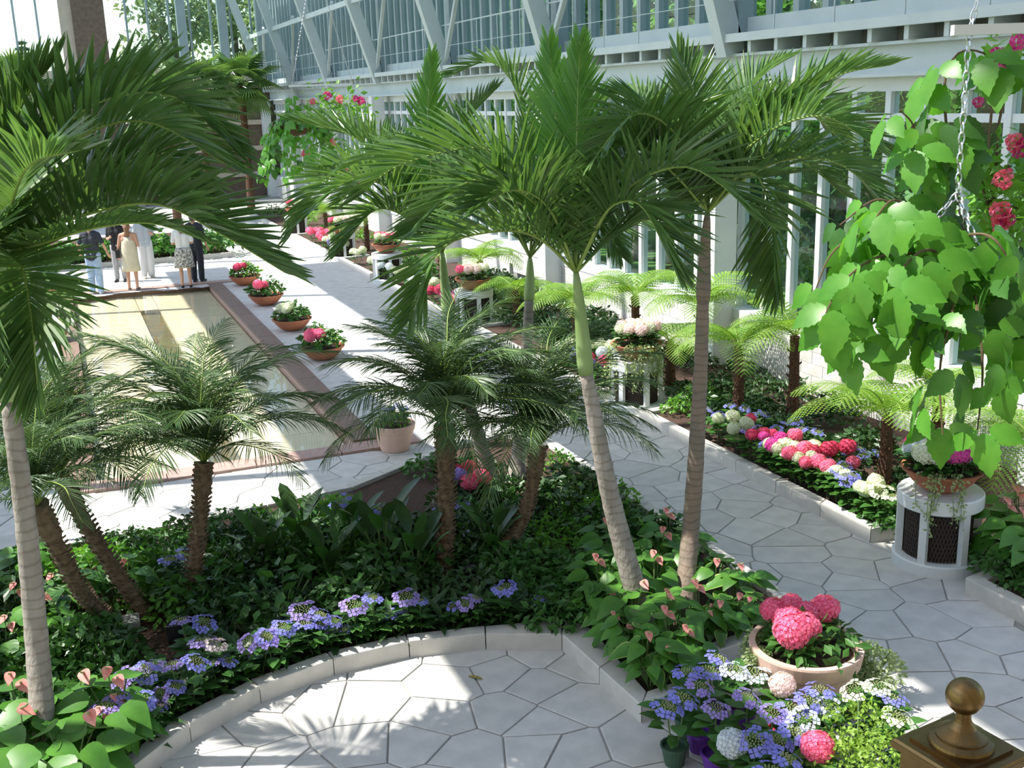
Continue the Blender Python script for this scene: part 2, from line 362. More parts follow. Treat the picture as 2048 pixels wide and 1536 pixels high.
for j in range(12):
    for sx in (PX0+.02+tw/2, PX1-.02-tw/2): ob('floor_tile', tme, pool, T(sx-1.6, PY0+.04+tl*(j+.5)-20.8, 0))
b = MB(); b.box(1.4, 1.8, PY0+.02, PY1-2.2, -.25, -.2); pp('centre_strip', b, M['darkstrip'])  # dark brown strip along the pool centre, set below the cream tiles
b = MB(); b.box(1.4, 1.8, PY1-2.2, PY1, -.25, -.13); pp('end_tile', b, M['cream'])
b = MB(); b.add([(PX0, PY0, -.055), (PX1, PY0, -.055), (PX1, PY1, -.055), (PX0, PY1, -.055)], [(0, 1, 2, 3)]); pp('water', b, M['water'])
cm = MB(); cm.box(-.16, .16, -.6, .6, -.012, .045); lm = cm.mesh('ledge_stone', M['redstone'])
for j in range(12): ob('ledge_stone', lm, pool, T(PX1+.16-1.6, PY0+.05+1.217*(j+.5)-20.8, 0))
cm = MB(); cm.box(-.17, .17, -.6, .6, -.012, .045); lm2 = cm.mesh('coping_stone', M['redstone'])
for j in range(12): ob('coping_stone', lm2, pool, T(PX0-.17-1.6, PY0+.05+1.217*(j+.5)-20.8, 0))
cm = MB(); cm.box(-.53, .53, -.17, .17, -.012, .03); lm3 = cm.mesh('coping_stone', M['pinkstone'])
for y in (PY0-.17, PY1+.17):
    for j in range(4): ob('coping_stone', lm3, pool, T(PX0-.31+1.075*(j+.5)-1.6+.03, y-20.8, 0))

# ---- right glass wall
wall = MB(); wall.box(9.82, 10.02, 1.0, FARY, -.3, .86); wr = ob('wall_right', wall.mesh('wall_right', M['mortar']), kind='structure', label='tall glazed side wall on a white block base')
bm_ = MB(); bm_.box(-.05, .05, -.245, .245, -.085, .085); bme = bm_.mesh('wall_block', M['brick'])
for r_ in range(5):
    y = 5.0+.25*(r_ % 2)
    while y < (24 if r_ > 1 else 20): ob('wall_block', bme, wr, T(9.78, y, .09+r_*.175)); y += .5
b = MB(); b.box(9.74, 9.82, 24, FARY, 0, .86); ob('far_blocks', b.mesh('far_blocks', M['brick']), wr)
BAY = 6.5; RIBY = [14.7+BAY*k for k in range(-1, 7)]
def bays():
    for k in range(len(RIBY)-1): yield RIBY[k], RIBY[k+1]
sm = MB(); sm.box(-.28, .1, -BAY/2+.005, BAY/2-.005, .86, 1.0); sme = sm.mesh('sill', M['white'])
gm = MB(); gm.box(-.06, .06, -BAY/2, BAY/2, 4.52, 4.86); gm.box(-.2, .2, -BAY/2, BAY/2, 4.86, 4.9); gm.box(-.2, .2, -BAY/2, BAY/2, 4.48, 4.52); gme = gm.mesh('girder', M['steel'])
hm = MB(); hm.box(-.05, .06, -BAY/2, BAY/2, 4.3, 4.48); hme = hm.mesh('window_head', M['white'])
tm_ = MB(); tm_.box(-.05, .05, -BAY/2, BAY/2, 3.93, 4.03); tme_ = tm_.mesh('transom', M['white'])
cm_ = MB(); cm_.box(-.5, -.42, -BAY/2, BAY/2, 5.06, 5.18); cm_.box(-.42, .1, -BAY/2, BAY/2, 5.1, 5.14); cme = cm_.mesh('catwalk', M['steel'])
us = MB(); us.box(-.1, .1, -BAY/2, BAY/2, 5.14, 5.42); use_ = us.mesh('upper_sill', M['steel'])
so_ = MB(); so_.box(-.03, .12, -BAY/2, BAY/2, 4.9, 5.1); sof = so_.mesh('soffit_board', M['soffit'])
rl = MB(); rl.tube([(-.46, -BAY/2, 6.15), (-.46, BAY/2, 6.15)], .016, 6); rle = rl.mesh('hand_rail', M['steel'])
rl2 = MB(); rl2.tube([(-.46, -BAY/2, 5.65), (-.46, BAY/2, 5.65)], .007, 5); rle2 = rl2.mesh('guard_wire', M['steel'])
for y0, y1 in bays():
    for n_, me in (('sill', sme), ('girder', gme), ('window_head', hme), ('transom', tme_), ('catwalk', cme), ('upper_sill', use_), ('soffit_board', sof), ('hand_rail', rle), ('guard_wire', rle2)):
        ob(n_, me, wr, T(WX if n_ != 'girder' else WX-.12, (y0+y1)/2, 0))
mm = MB(); mm.box(-.07, .07, -.05, .05, 1.0, 4.3); mme = mm.mesh('mullion', M['white'])
um = MB(); um.box(-.1, .1, -.065, .065, 5.42, 12.5); ume = um.mesh('upper_mullion', M['steel2'])
bk = MB(); bk.box(-.42, .0, -.04, .04, 4.9, 5.1); bke = bk.mesh('bracket', M['steel'])
rp_ = MB(); rp_.tube([(-.46, 0, 5.06), (-.46, 0, 6.15)], .012, 5); rpe = rp_.mesh('rail_post', M['steel'])
NP = 10; pw = BAY/NP
def pane(z0, z1, nm): p_ = MB(); p_.box(-.006, .006, -pw/2+.05, pw/2-.05, z0, z1); return p_.mesh(nm, M['glass'])
pa, pb, pc = pane(1.0, 3.93, 'pane'), pane(4.03, 4.3, 'pane'), pane(5.42, 12.4, 'pane')
for y0, y1 in bays():
    for k in range(NP):
        y = y0+pw*k
        ob('mullion', mme, wr, T(WX, y, 0)); ob('upper_mullion', ume, wr, T(WX, y, 0)); ob('bracket', bke, wr, T(WX, y, 0))
        if k % 2 == 0: ob('rail_post', rpe, wr, T(WX, y, 0))
        for me in (pa, pb, pc): ob('pane', me, wr, T(WX, y+pw/2, 0))
for k, y in enumerate(RIBY):
    c_ = MB(); c_.box(-.2, .2, -.19, .19, -.012, 4.48); ob('column', c_.mesh('column', M['white']), wr, T(9.55, y, 0))
    v_ = MB(); v_.box(-.16, .12, -.13, .13, 5.14, 12.5); ob('upper_post', v_.mesh('upper_post', M['steel2']), wr, T(WX-.1, y, 0))
    r_ = MB(); r_.bar((9.7, y, 4.9), (7.3, y, 12.6), .26, .34, Vector((1, 0, .3))); ob('roof_rib', r_.mesh('roof_rib', M['steel']), wr)
    if k > 1:
        r_ = MB(); r_.bar((9.62, y, 5.2), (9.3, y-2.6, 7.6), .09, .12); ob('brace', r_.mesh('brace', M['steel']), wr)
        r_ = MB(); r_.bar((8.95, y, 7.3), (8.95, y-BAY, 7.3), .08, .16); ob('purlin', r_.mesh('purlin', M['steel']), wr)
# ---- unseen stepped roof on ribs: decks placed and sized to cast the shade bands
root = thing('stepped_shade_roof', 'unseen stepped roof decks on steel ribs placed to shade floor and wall', 'roof', (-2, 15, 8))
def rp(name, bm, m): return ob(name, bm.mesh(name, m), root, T(2, -15, -8))
b = MB(); b.box(-7.2, -3.4, -3, 33, 5.0, 5.12); rp('shade_roof_deck', b, M['roof'])
b = MB(); b.box(-2.0, -.4, -3, 33, 8.0, 8.15); rp('shade_roof_deck', b, M['roof'])
b = MB(); b.box(-.5, .95, -3, 33, 11.0, 11.15); rp('shade_roof_deck', b, M['roof'])
b = MB(); b.box(4.4, 7.3, -3, 52, 13.0, 13.15); rp('shade_roof_deck', b, M['roof'])
for y in [1.7+BAY*k for k in range(0, 6)]:
    b = MB(); b.bar((-7.0, y, 0), (-7.0, y, 5), .25, .25); b.bar((-7.0, y, 5), (-3.4, y, 5.05), .16, .25); b.bar((-3.4, y, 5.05), (-2.0, y, 8), .16, .2); b.bar((-2.0, y, 8.05), (-.4, y, 8.05), .16, .2)
    b.bar((-.45, y, 8.0), (-.45, y, 11), .16, .2); b.bar((-.5, y, 11), (.95, y, 11), .16, .25); b.bar((.95, y, 11.05), (4.4, y, 12.95), .16, .25); b.bar((4.4, y, 12.95), (7.4, y, 12.9), .16, .25); rp('roof_rib', b, M['steel'])

# ---- near wall behind the balcony
b = MB(); b.box(-9, WX+.3, -3.3, -3.0, -.3, 13); ob('wall_near', b.mesh('wall_near', M['tanstone']), kind='structure', label='tan stone wall behind the balcony')
# ---- end wall
we = MB(); we.box(-9, WX+.3, FARY, FARY+.4, -.3, 5.42); wf = ob('wall_far', we.mesh('wall_far', M['bbrick']), kind='structure', label='brown brick end wall with stone sill and tall windows')
s_ = MB(); s_.box(-.68, .68, -.25, .3, 5.42, 6.02); ssm = s_.mesh('sill_stone', M['tanstone'])
for k in range(14): ob('sill_stone', ssm, wf, T(-8.3+1.38*k, FARY, 0))
p_ = MB(); p_.box(1.5, 2.85, FARY-.5, FARY+.3, -.012, 14); ob('brick_pier', p_.mesh('brick_pier', M['bbrick']), wf)
p_ = MB(); p_.box(.98, 1.5, FARY-.35, FARY+.3, -.012, 14); ob('pier_side_strip', p_.mesh('pier_side_strip', M['tanstone']), wf)  # tan strip along the left side of the brick pier
thin = MB(); thin.box(-.045, .045, -.05, .05, 6.02, 14); thm = thin.mesh('window_bar', M['steel2'])
thick = MB(); thick.box(-.2, .2, -.2, .2, 6.02, 14); tkm = thick.mesh('window_post', M['steel2'])
xs = [-8.2+.92*k for k in range(10)]+[2.85+.92*k for k in range(1, 9)]
for x in xs:
    if not .9 < x < 2.9: ob('window_bar', thm, wf, T(x, FARY+.1, 0))
for x in (6.14, 7.97, 9.7): ob('window_post', tkm, wf, T(x, FARY, 0))
fp = MB(); fp.box(-.415, .415, -.006, .006, 6.02, 14); fpm = fp.mesh('pane', M['glass'])
for x in xs: ob('pane', fpm, wf, T(x+.46, FARY+.1, 0))
for k, zc in enumerate((1.0, 2.2, 3.4)):
    s_ = MB(); s_.box(3.6, 9.6, FARY-.1, FARY, zc, zc+.22); ob('stone_course', s_.mesh('stone_course', M['tanstone']), wf)
# arched doorway
a_ = MB(); n = 14
ou = [(1.15*math.cos(math.pi*i/n), 1.9+.95*math.sin(math.pi*i/n)) for i in range(n+1)]; iu = [(.85*math.cos(math.pi*i/n), 1.9+.65*math.sin(math.pi*i/n)) for i in range(n+1)]
ring = [(1.15, 0)]+ou+[(-1.15, 0)]; ring2 = [(.85, 0)]+iu+[(-.85, 0)]; m_ = len(ring)
vs_ = [(x, 0, z) for x, z in ring]+[(x, 0, z) for x, z in ring2]+[(x, .9, z) for x, z in ring]+[(x, .9, z) for x, z in ring2]
a_.add(vs_, [(i, i+1, m_+i+1, m_+i) for i in range(m_-1)]+[(i, 2*m_+i, 2*m_+i+1, i+1) for i in range(m_-1)]+[(m_+i, m_+i+1, 3*m_+i+1, 3*m_+i) for i in range(m_-1)])
dr = ob('door_1', a_.mesh('door_1', M['tanstone']), None, T(2.45, FARY-1.4, 0), 'structure', 'arched stone doorway in the end wall')
b = MB(); b.box(-.85, -.02, .6, .66, 0, 2.0); ob('door_leaf', b.mesh('door_leaf', M['bbrick']), dr); b = MB(); b.box(.02, .85, .6, .66, 0, 2.0); ob('door_leaf', b.mesh('door_leaf', M['bbrick']), dr)
# ================================================================== plant building blocks
def cat(pts, n):
    P = [Vector(p) for p in pts]; P = [P[0]*2-P[1]]+P+[P[-1]*2-P[-2]]; o = []
    for i in range(1, len(P)-2):
        for k in range(n):
            t = k/n; a, b_, c, d = P[i-1:i+3]
            o.append(.5*((2*b_)+(c-a)*t+(2*a-5*b_+4*c-d)*t*t+(3*b_-a-3*c+d)*t**3))
    o.append(P[-2]); return o
def resample(pts, m):
    L = [0]
    for i in range(1, len(pts)): L.append(L[-1]+(pts[i]-pts[i-1]).length)
    o = []; j = 0
    for k in range(m):
        s = L[-1]*k/(m-1)
        while j < len(L)-2 and L[j+1] < s: j += 1
        t = (s-L[j])/max(1e-9, L[j+1]-L[j]); o.append(pts[j].lerp(pts[j+1], t))
    return o, L[-1]
def leaf_outline(bm, outline, fold=.12, droop=.15, mi=0, rim=None):
    """outline: (x, halfwidth) from base to tip; a folded blade with a midrib"""
    n = len(outline); xs = [o[0] for o in outline]; l = xs[-1]
    z = lambda x: -droop*l*(x/l)**2 if x > 0 else 0
    mid = [Vector((x, 0, z(x))) for x in xs]; lf = [Vector((x, h, z(x)+fold*h)) for x, h in outline]; rt = [Vector((x, -h, z(x)+fold*h)) for x, h in outline]
    if rim is None:
        bm.add(mid+lf+rt, [(i, i+1, n+i+1, n+i) for i in range(n-1)]+[(i, 2*n+i, 2*n+i+1, i+1) for i in range(n-1)], mi)
    else:
        k = .86; l2 = [m.lerp(p, k) for m, p in zip(mid, lf)]; r2 = [m.lerp(p, k) for m, p in zip(mid, rt)]
        bm.add(mid+l2+r2, [(i, i+1, n+i+1, n+i) for i in range(n-1)]+[(i, 2*n+i, 2*n+i+1, i+1) for i in range(n-1)], mi)
        bm.add(l2+lf, [(i, i+1, n+i+1, n+i) for i in range(n-1)], rim); bm.add(r2+rt, [(i, n+i, n+i+1, i+1) for i in range(n-1)], rim)
OVATE = [(0, .0), (.08, .17), (.25, .3), (.45, .33), (.65, .27), (.85, .13), (1, 0)]
LANCE = [(0, .02), (.15, .08), (.4, .12), (.7, .09), (1, 0)]
HEART = [(-.16, .14), (-.1, .3), (.05, .4), (.25, .4), (.5, .31), (.75, .16), (1, 0)]
PADDLE = [(0, .02), (.1, .1), (.3, .18), (.6, .2), (.85, .13), (1, 0)]
SERR = [(0, 0), (.06, .12), (.16, .24), (.21, .22), (.32, .33), (.38, .3), (.48, .34), (.54, .29), (.64, .29), (.7, .21), (.78, .19), (.84, .11), (.9, .08), (1, 0)]
def leafmesh(name, shape, l, m, fold=.15, droop=.2, rim=None, wk=1.0):
    bm = MB(); leaf_outline(bm, [(x*l, h*l*wk) for x, h in shape], fold, droop, 0, 1 if rim else None)
    return bm.mesh(name, [m, rim] if rim else m, True)

def scatter_leaves(bm, rng, n, pos, size, shape=OVATE, upbias=.6, mi=0, fold=.2):
    """many small leaves in one mesh"""
    for _ in range(n):
        p, out = pos(rng); nrm = (Vector((rng.uniform(-1, 1), rng.uniform(-1, 1), rng.uniform(-1, 1)))+out*.5+Vector((0, 0, upbias))).normalized()
        x = (out+Vector((rng.uniform(-1, 1), rng.uniform(-1, 1), rng.uniform(-.8, .4)))*.8); x = (x-nrm*x.dot(nrm)).normalized(); y = nrm.cross(x); l = size*rng.uniform(.7, 1.2)
        o = len(bm.v); pts = [p, p+x*l*.45+y*l*.26+nrm*l*fold*.2, p+x*l, p+x*l*.45-y*l*.26+nrm*l*fold*.2]
        bm.add(pts, [(0, 1, 2, 3)], mi)

# ---- feather palm fronds
def frond_meshes(pts, nl=42, L=.5, wd=.034, vee=.6, droop=.1, rr=.013, a0=75, a1=22, m=None, rng=R, bare=.1, facing=None, prof=None):
    m = m or M['palm']; cur, ln = resample([Vector(p) for p in cat(pts, 10)], 40)
    H = (cur[-1]-cur[0]); H.z = 0; H = H.normalized() if H.length > .2 else Vector((0, 0, 0))
    rb = MB(); rb.tube(cur[::2]+[cur[-1]], [rr*(1-.75*i/20) for i in range(len(cur[::2])+1)], 6)
    lb = MB(); N0 = None
    for k in range(nl):
        t = bare+(1-bare)*(k+.5)/nl
        f = t*39; i = min(38, int(f)); p = cur[i].lerp(cur[i+1], f-i); Tn = (cur[min(39, i+2)]-cur[max(0, i-1)]).normalized()
        N = Vector((0, 0, 1))-H*.35+(facing or Vector((0, 0, 0))); N = N-Tn*N.dot(Tn)
        if N.length < .1: N = -FWD-Tn*(-FWD).dot(Tn)
        N.normalize(); B = Tn.cross(N)
        u = (t-bare)/(1-bare); env = (.5+.5*min(1, u/.25)) if u < .25 else (1 if u < .55 else 1-.65*(u-.55)/.45)
        a = math.radians(a0+(a1-a0)*u**1.1)
        for sgn in (-1, 1):
            ve = vee*rng.uniform(.75, 1.2); aa = a*rng.uniform(.9, 1.1)
            d = (Tn*math.cos(aa)+(B*sgn*math.cos(ve)+N*math.sin(ve))*math.sin(aa)).normalized()
            l = L*env*rng.uniform(.88, 1.08); W = (Tn-d*Tn.dot(d)).normalized(); nn = d.cross(W)*sgn
            tw = rng.uniform(-.35, .35); W = (W*math.cos(tw)+nn*math.sin(tw)).normalized(); nn = d.cross(W)
            g = droop*l*rng.uniform(.5, 1.5); vs = []
            for s, wf in ((0, .35), (.2, .9), (.45, 1), (.72, .75), (1, .04)):
                c = p+d*(l*s)+Vector((0, 0, -g*s*s)); hw = wd*wf*.5*(.7+.3*env)
                vs += [c-W*hw*.9+nn*hw*.6, c-nn*hw*.25, c+W*hw*.9+nn*hw*.6]
            lb.add(vs, [(3*q, 3*q+1, 3*q+4, 3*q+3) for q in range(4)]+[(3*q+1, 3*q+2, 3*q+5, 3*q+4) for q in range(4)])
    return rb, lb, m
def add_frond(root, inv, pts, **kw):
    rm = kw.pop('rm', M['rachis']); rb, lb, m = frond_meshes(pts, **kw)
    rb.v = [tuple(inv @ Vector(v)) for v in rb.v]; lb.v = [tuple(inv @ Vector(v)) for v in lb.v]
    f = ob('frond', rb.mesh('frond', rm, True), root); ob('leaflets', lb.mesh('leaflets', m), f, kind='stuff')
def ppts(crown, lst):
    """frond control points from pixels; the third number is metres nearer (-) or farther (+) than the crown"""
    d0 = depth(crown); return [Vector(crown)]+[fd(x, y, d0+dz) for x, y, dz in lst]
def palm(label, base, trunk_px, Y, shaft_px, crown, fronds, r0=.105, r1=.055, tm='trunk', young=(), group=None, L=.5, nl=42, shaftm='shaft', wd=.036, extra=4, xl=1.5, az0=0.3, vees={}, Ls={}):
    L *= 1.16; nl = int(nl*1.15); wd *= 1.02
    base = Vector(base); root = thing('palm_tree', label, 'palm tree', base, group); inv = T(-base)
    k = len(trunk_px); pts = [base-Vector((0, 0, .05))]+[fY(x, y, Y(i)) for i, (x, y) in enumerate(trunk_px)]
    cur, ln = resample(cat(pts, 8), 30); b = MB()
    b.tube([inv @ p for p in cur], [r1+(r0-r1)*(1-i/29)**.8+(.045*max(0, 1-i/4)) + .0025*math.sin(i*2.4) for i in range(30)], 14); ob('trunk', b.mesh('trunk', M[tm], True), root)
    cr = Vector(crown); sp_ = [cur[-1]]+[fY(x, y, Y(9)) for x, y in shaft_px]+[cr]; cur2, _ = resample(cat(sp_, 6), 10); b = MB()
    b.tube([inv @ p for p in cur2], [r1*1.12, r1*1.25, r1*1.2, r1*1.1, r1*1.02, r1*.92, r1*.85, r1*.75, r1*.62, r1*.4], 14); ob('crownshaft', b.mesh('crownshaft', M[shaftm], True), root)
    for i, lst in enumerate(fronds):
        y_ = i in young
        add_frond(root, inv, ppts(cr, lst), m=M['palmy'] if y_ else M['palm'], vee=vees.get(i, .35 if y_ else R.uniform(.55, .85)), L=L*(.85 if y_ else 1)*Ls.get(i, 1), nl=nl, wd=wd, a0=48 if y_ else 72, a1=14 if y_ else 22, facing=-FWD*.8 if y_ else None, rng=R)
    for k in range(extra):
        a = az0+6.283*k/max(1, extra)+R.uniform(-.3, .3); d = Vector((math.cos(a), math.sin(a), 0)); l = xl*R.uniform(.85, 1.1)
        add_frond(root, inv, [cr, cr+d*l*.25+Vector((0, 0, l*.36)), cr+d*l*.62+Vector((0, 0, l*.5)), cr+d*l*.98+Vector((0, 0, l*.3))], nl=nl, L=L, wd=wd, rng=R, vee=.6)
    return root
# ================================================================== the tall feather palms
cA = fY(1152, 545, 7.45); cB = fY(1415, 425, 7.6)
palm('tall palm with leaning grey trunk and pale green crownshaft', fl(1290, 1238, SOIL), [(1240, 1070), (1207, 930), (1183, 800), (1172, 748)], lambda i: 7.5, [(1163, 650)], cA,
 [[(1080, 478, -.15), (1000, 462, -.3), (880, 500, -.45), (818, 640, -.55)], [(1087, 400, -.15), (1056, 352, -.25), (960, 296, -.4), (800, 330, -.5), (720, 390, -.5)], [(1152, 400, 0), (1154, 250, .05), (1160, 80, .1)], [(1130, 400, .2), (1114, 250, .35), (1098, 80, .45)],
  [(1203, 437, -.3), (1244, 403, -.45), (1290, 420, -.55), (1350, 540, -.6)], [(1210, 400, .1), (1310, 260, .2), (1440, 200, .3)], [(1080, 430, .4), (950, 370, .8), (800, 300, 1.0), (700, 330, 1.1)], [(1180, 380, .5), (1240, 260, .9), (1310, 190, 1.1)], [(1230, 470, .3), (1310, 440, .6), (1380, 500, .8)], [(1100, 420, -.4), (1030, 380, -.8), (950, 420, -1.1)]],
 young=(2, 3), r0=.1, r1=.052, L=.52)
palm('tall palm with straight grey trunk and short brown crownshaft', fl(1367, 1212, SOIL), [(1382, 1050), (1393, 900), (1402, 720), (1406, 600)], lambda i: 7.65, [(1410, 500)], cB,
 [[(1480, 300, 0), (1570, 215, .1), (1680, 150, .1), (1780, 130, .1)], [(1500, 350, -.2), (1600, 315, -.3), (1700, 340, -.35), (1775, 430, -.4)], [(1480, 350, -.35), (1530, 380, -.5), (1560, 590, -.6)], [(1435, 280, .3), (1500, 170, .5), (1570, 120, .6)], [(1370, 310, .3), (1290, 210, .6), (1210, 180, .8)],
  [(1350, 350, -.3), (1270, 290, -.4), (1180, 320, -.5)], [(1490, 360, .5), (1590, 320, .9), (1690, 390, 1.1)], [(1400, 280, .1), (1385, 180, .2), (1355, 100, .2)], [(1460, 330, -.1), (1520, 240, -.1), (1620, 200, -.2)], [(1380, 380, .4), (1320, 330, .8), (1260, 380, 1.0)]],
 young=(), r0=.085, r1=.05, tm='trunkb', L=.48, shaftm='trunkb')
cC = fY(884, 505, 10.5); cD = fY(1060, 515, 11.0)
palm('slender palm leaning left behind the feathery date palms', fl(988, 990, SOIL), [(965, 900), (940, 820), (905, 700), (897, 640)], lambda i: 10.7, [(890, 570)], cC,
 [[(866, 380, 0), (856, 240, 0), (864, 110, 0)], [(810, 400, -.3), (720, 345, -.5), (640, 370, -.6), (580, 470, -.6)], [(800, 360, .1), (700, 270, .2), (580, 240, .3)], [(840, 380, .4), (760, 290, .8), (660, 260, 1.0)], [(940, 400, -.3), (1000, 360, -.5), (1050, 440, -.6)], [(820, 440, -.5), (750, 420, -.8), (680, 500, -.9)], [(900, 360, .3), (930, 250, .5), (990, 180, .6)]],
 young=(0,), r0=.09, r1=.05, L=.5)
palm('slender palm with straight trunk standing behind the leaning palms', fl(1030, 968, SOIL), [(1040, 880), (1050, 750), (1056, 650), (1058, 600)], lambda i: 11.0, [(1060, 560)], cD,
 [[(1066, 360, 0), (1040, 200, 0), (985, 125, -.1), (900, 150, -.2)], [(1010, 430, .2), (940, 320, .4), (870, 220, .5)], [(1110, 420, .3), (1180, 310, .5), (1270, 290, .5)], [(1020, 440, .3), (940, 380, .5), (830, 400, .5)], [(1120, 450, -.1), (1190, 420, -.2), (1240, 510, -.3)], [(1075, 370, .1), (1100, 240, .2), (1130, 140, .3)], [(1100, 380, .5), (1170, 230, .8), (1250, 180, .9)]],
 r0=.09, r1=.05, L=.5)
cL = fY(0, 505, 7.4)
palm('large palm at the plaza edge with crown arching over the pool', fl(92, 1560, SOIL), [(75, 1300), (52, 1050), (30, 880), (18, 800)], lambda i: 7.4, [(5, 650)], cL,
 [[(60, 360, 0), (113, 273, 0), (198, 205, 0), (342, 191, 0), (470, 300, 0)], [(68, 475, -.1), (154, 434, -.2), (308, 407, -.3), (437, 465, -.4), (570, 545, -.4)], [(50, 350, .2), (130, 220, .3), (330, 120, .4)], [(90, 420, .3), (210, 340, .5), (330, 310, .6), (420, 400, .6)], [(40, 530, -.3), (62, 630, -.4), (75, 780, -.4)], [(15, 380, 0), (40, 220, 0), (110, 120, 0)],
  [(-60, 400, 0), (-110, 260, 0), (-90, 130, 0)], [(20, 420, -.4), (60, 330, -.8), (160, 300, -1.0)], [(-40, 480, -.4), (-60, 560, -.5), (-40, 720, -.5)], [(80, 488, -.3), (180, 458, -.45), (300, 446, -.5), (410, 480, -.55)], [(60, 460, .2), (170, 400, .4), (290, 380, .5), (400, 440, .5)]],
 r0=.085, r1=.055, tm='trunk', L=.5, nl=46, wd=.038, extra=2, az0=2.5, vees={0: .9, 1: .95, 9: .5}, Ls={9: .5})
cL2 = fY(52, 560, 11.5)
palm('palm with slim green crownshaft beyond the large plaza palm', (fY(60, 1040, 11.5).x, 11.5, .0), [(58, 900), (56, 800), (54, 720)], lambda i: 11.5, [(52, 640)], cL2,
 [[(90, 450, 0), (170, 360, 0), (300, 330, 0), (400, 420, 0)], [(60, 430, .2), (90, 300, .3), (180, 220, .3)], [(20, 450, 0), (-30, 380, 0), (-100, 420, 0)], [(40, 600, -.3), (20, 660, -.4), (20, 760, -.4)], [(70, 570, -.4), (100, 600, -.6), (120, 720, -.6)]],
 r0=.075, r1=.05, L=.46)

# ---- pygmy date palms: fine feathery fronds, copied with turned fronds
def phx_frond(seed):
    rg = random.Random(seed); l = rg.uniform(.95, 1.15); e = rg.uniform(.9, 1.1); pts = [(0, 0, 0)]
    x = z = 0; a = 1.05*e
    for k in range(6):
        x += math.cos(a)*l/6; z += math.sin(a)*l/6; a -= rg.uniform(.22, .32); pts.append((x, rg.uniform(-.015, .015), z))
    rb, lb, m = frond_meshes(pts, nl=44, L=.28, wd=.0095, vee=.15, droop=.35, rr=.008, a0=68, a1=25, m=M['phx'], rng=rg, bare=.12)
    return rb.mesh('frond', M['rachis'], True), lb.mesh('leaflets', m)
PHX = [phx_frond(100+i) for i in range(5)]
def date_palm(label, base, crown, n=26, sc=1.0, rt=.06, mid=None):
    base, crown = Vector(base), Vector(crown); root = thing('date_palm', label, 'palm tree', base); c = crown-base
    pts = [Vector((0, 0, -.05)), (mid-base if mid else c*.5+Vector((.03, .02, 0))), c]; cur, ln = resample(cat(pts, 10), 34); b = MB()
    b.tube(cur, [rt*(1+.18*math.sin(i*2.9))+(.02 if i > 26 else 0) for i in range(34)], 12)
    for i in range(2, 33):                                     # leaf-base stubs
        for k in range(5):
            an = i*1.1+k*1.257; d = Vector((math.cos(an), math.sin(an), .7)).normalized(); p = cur[i]+Vector((math.cos(an), math.sin(an), 0))*rt*.9
            b.bar(p, p+d*.045, .028, .012)
    ob('trunk', b.mesh('trunk', M['ptrunk']), root)
    for k in range(n):
        az = k*2.39996+R.uniform(-.2, .2); u = k/(n-1); el = .75-1.15*u+R.uniform(-.12, .12)   # tilt change: upright in the middle, hanging outside
        rme, lme = PHX[k % 5]; mx = T(c) @ RZ(az) @ RY(-el) @ S(sc*R.uniform(.85, 1.1))
        f = ob('frond', rme, root, mx); ob('leaflets', lme, f, kind='stuff')
    return root
date_palm('feathery date palm with upright crown beside the pool end', fl(372, 1228, SOIL), fY(408, 925, 9.4), 36, 1.35)
date_palm('feathery date palm with straight shaggy trunk in the middle of the bed', fl(885, 1148, SOIL), fY(890, 850, 9.1), 40, 1.35, rt=.075)
date_palm('feathery date palm leaning right beside the leaning palm trunk', fl(945, 1150, SOIL), fY(1080, 890, 9.0), 36, 1.3, mid=fY(1040, 1050, 8.9))
date_palm('feathery date palm leaning far left from the shared clump', fl(300, 1238, SOIL), fY(120, 950, 9.5), 36, 1.25, mid=fY(190, 1080, 9.3))
date_palm('low feathery date palm behind the large plaza palm', fl(230, 1240, SOIL), fY(75, 1010, 8.6), 26, 1.0, mid=fY(160, 1180, 8.9))

# ---- tree ferns along the glass wall
def fern_frond(seed):
    rg = random.Random(seed); pts = [Vector((0, 0, 0))]; a = rg.uniform(.75, 1.0); l = 1.0; p = Vector((0, 0, 0))
    for k in range(7):
        p = p+Vector((math.cos(a), 0, math.sin(a)))*l/7; a -= rg.uniform(.2, .28); pts.append(p.copy())
    cur, ln = resample(cat(pts, 6), 30); rb = MB(); rb.tube(cur, [.009*(1-.8*i/29) for i in range(30)], 5); lb = MB(); n = 18
    for k in range(n):
        t = .12+.88*(k+.5)/n; f = t*28.9; i = int(f); q = cur[i].lerp(cur[i+1], f-i); Tn = (cur[min(29, i+1)]-cur[max(0, i-1)]).normalized(); N = Vector((-Tn.z, 0, Tn.x)); B = Vector((0, 1, 0))
        env = math.sin(math.pi*(.15+.85*t)**.8)**.7; L = .3*env+.02; ang = math.radians(72-25*t)
        for sg in (-1, 1):
            d = (Tn*math.cos(ang)+B*sg*math.sin(ang)-N*.12).normalized(); W = (Tn-d*Tn.dot(d)).normalized(); m = 9
            for j in range(m):                                  # toothed pinnules on both sides of each pinna
                s0 = (j+.1)/m; c0 = q+d*L*s0-Vector((0, 0, .12*L*s0*s0)); pl = .021*(1-.75*s0)*(.4+.6*env)+.004; wv = L/m*.9
                c1 = q+d*L*(s0+.9/m)-Vector((0, 0, .12*L*s0*s0))
                for s2 in (-1, 1): lb.add([c0, c1, c1+W*s2*pl*.75+d*wv*.2, c0+W*s2*pl*.95+d*wv*.7], [(0, 1, 2, 3)])
    return rb.mesh('frond', M['rachis'], True), lb.mesh('pinnae', M['fern'])
FERN = [fern_frond(40+i) for i in range(4)]
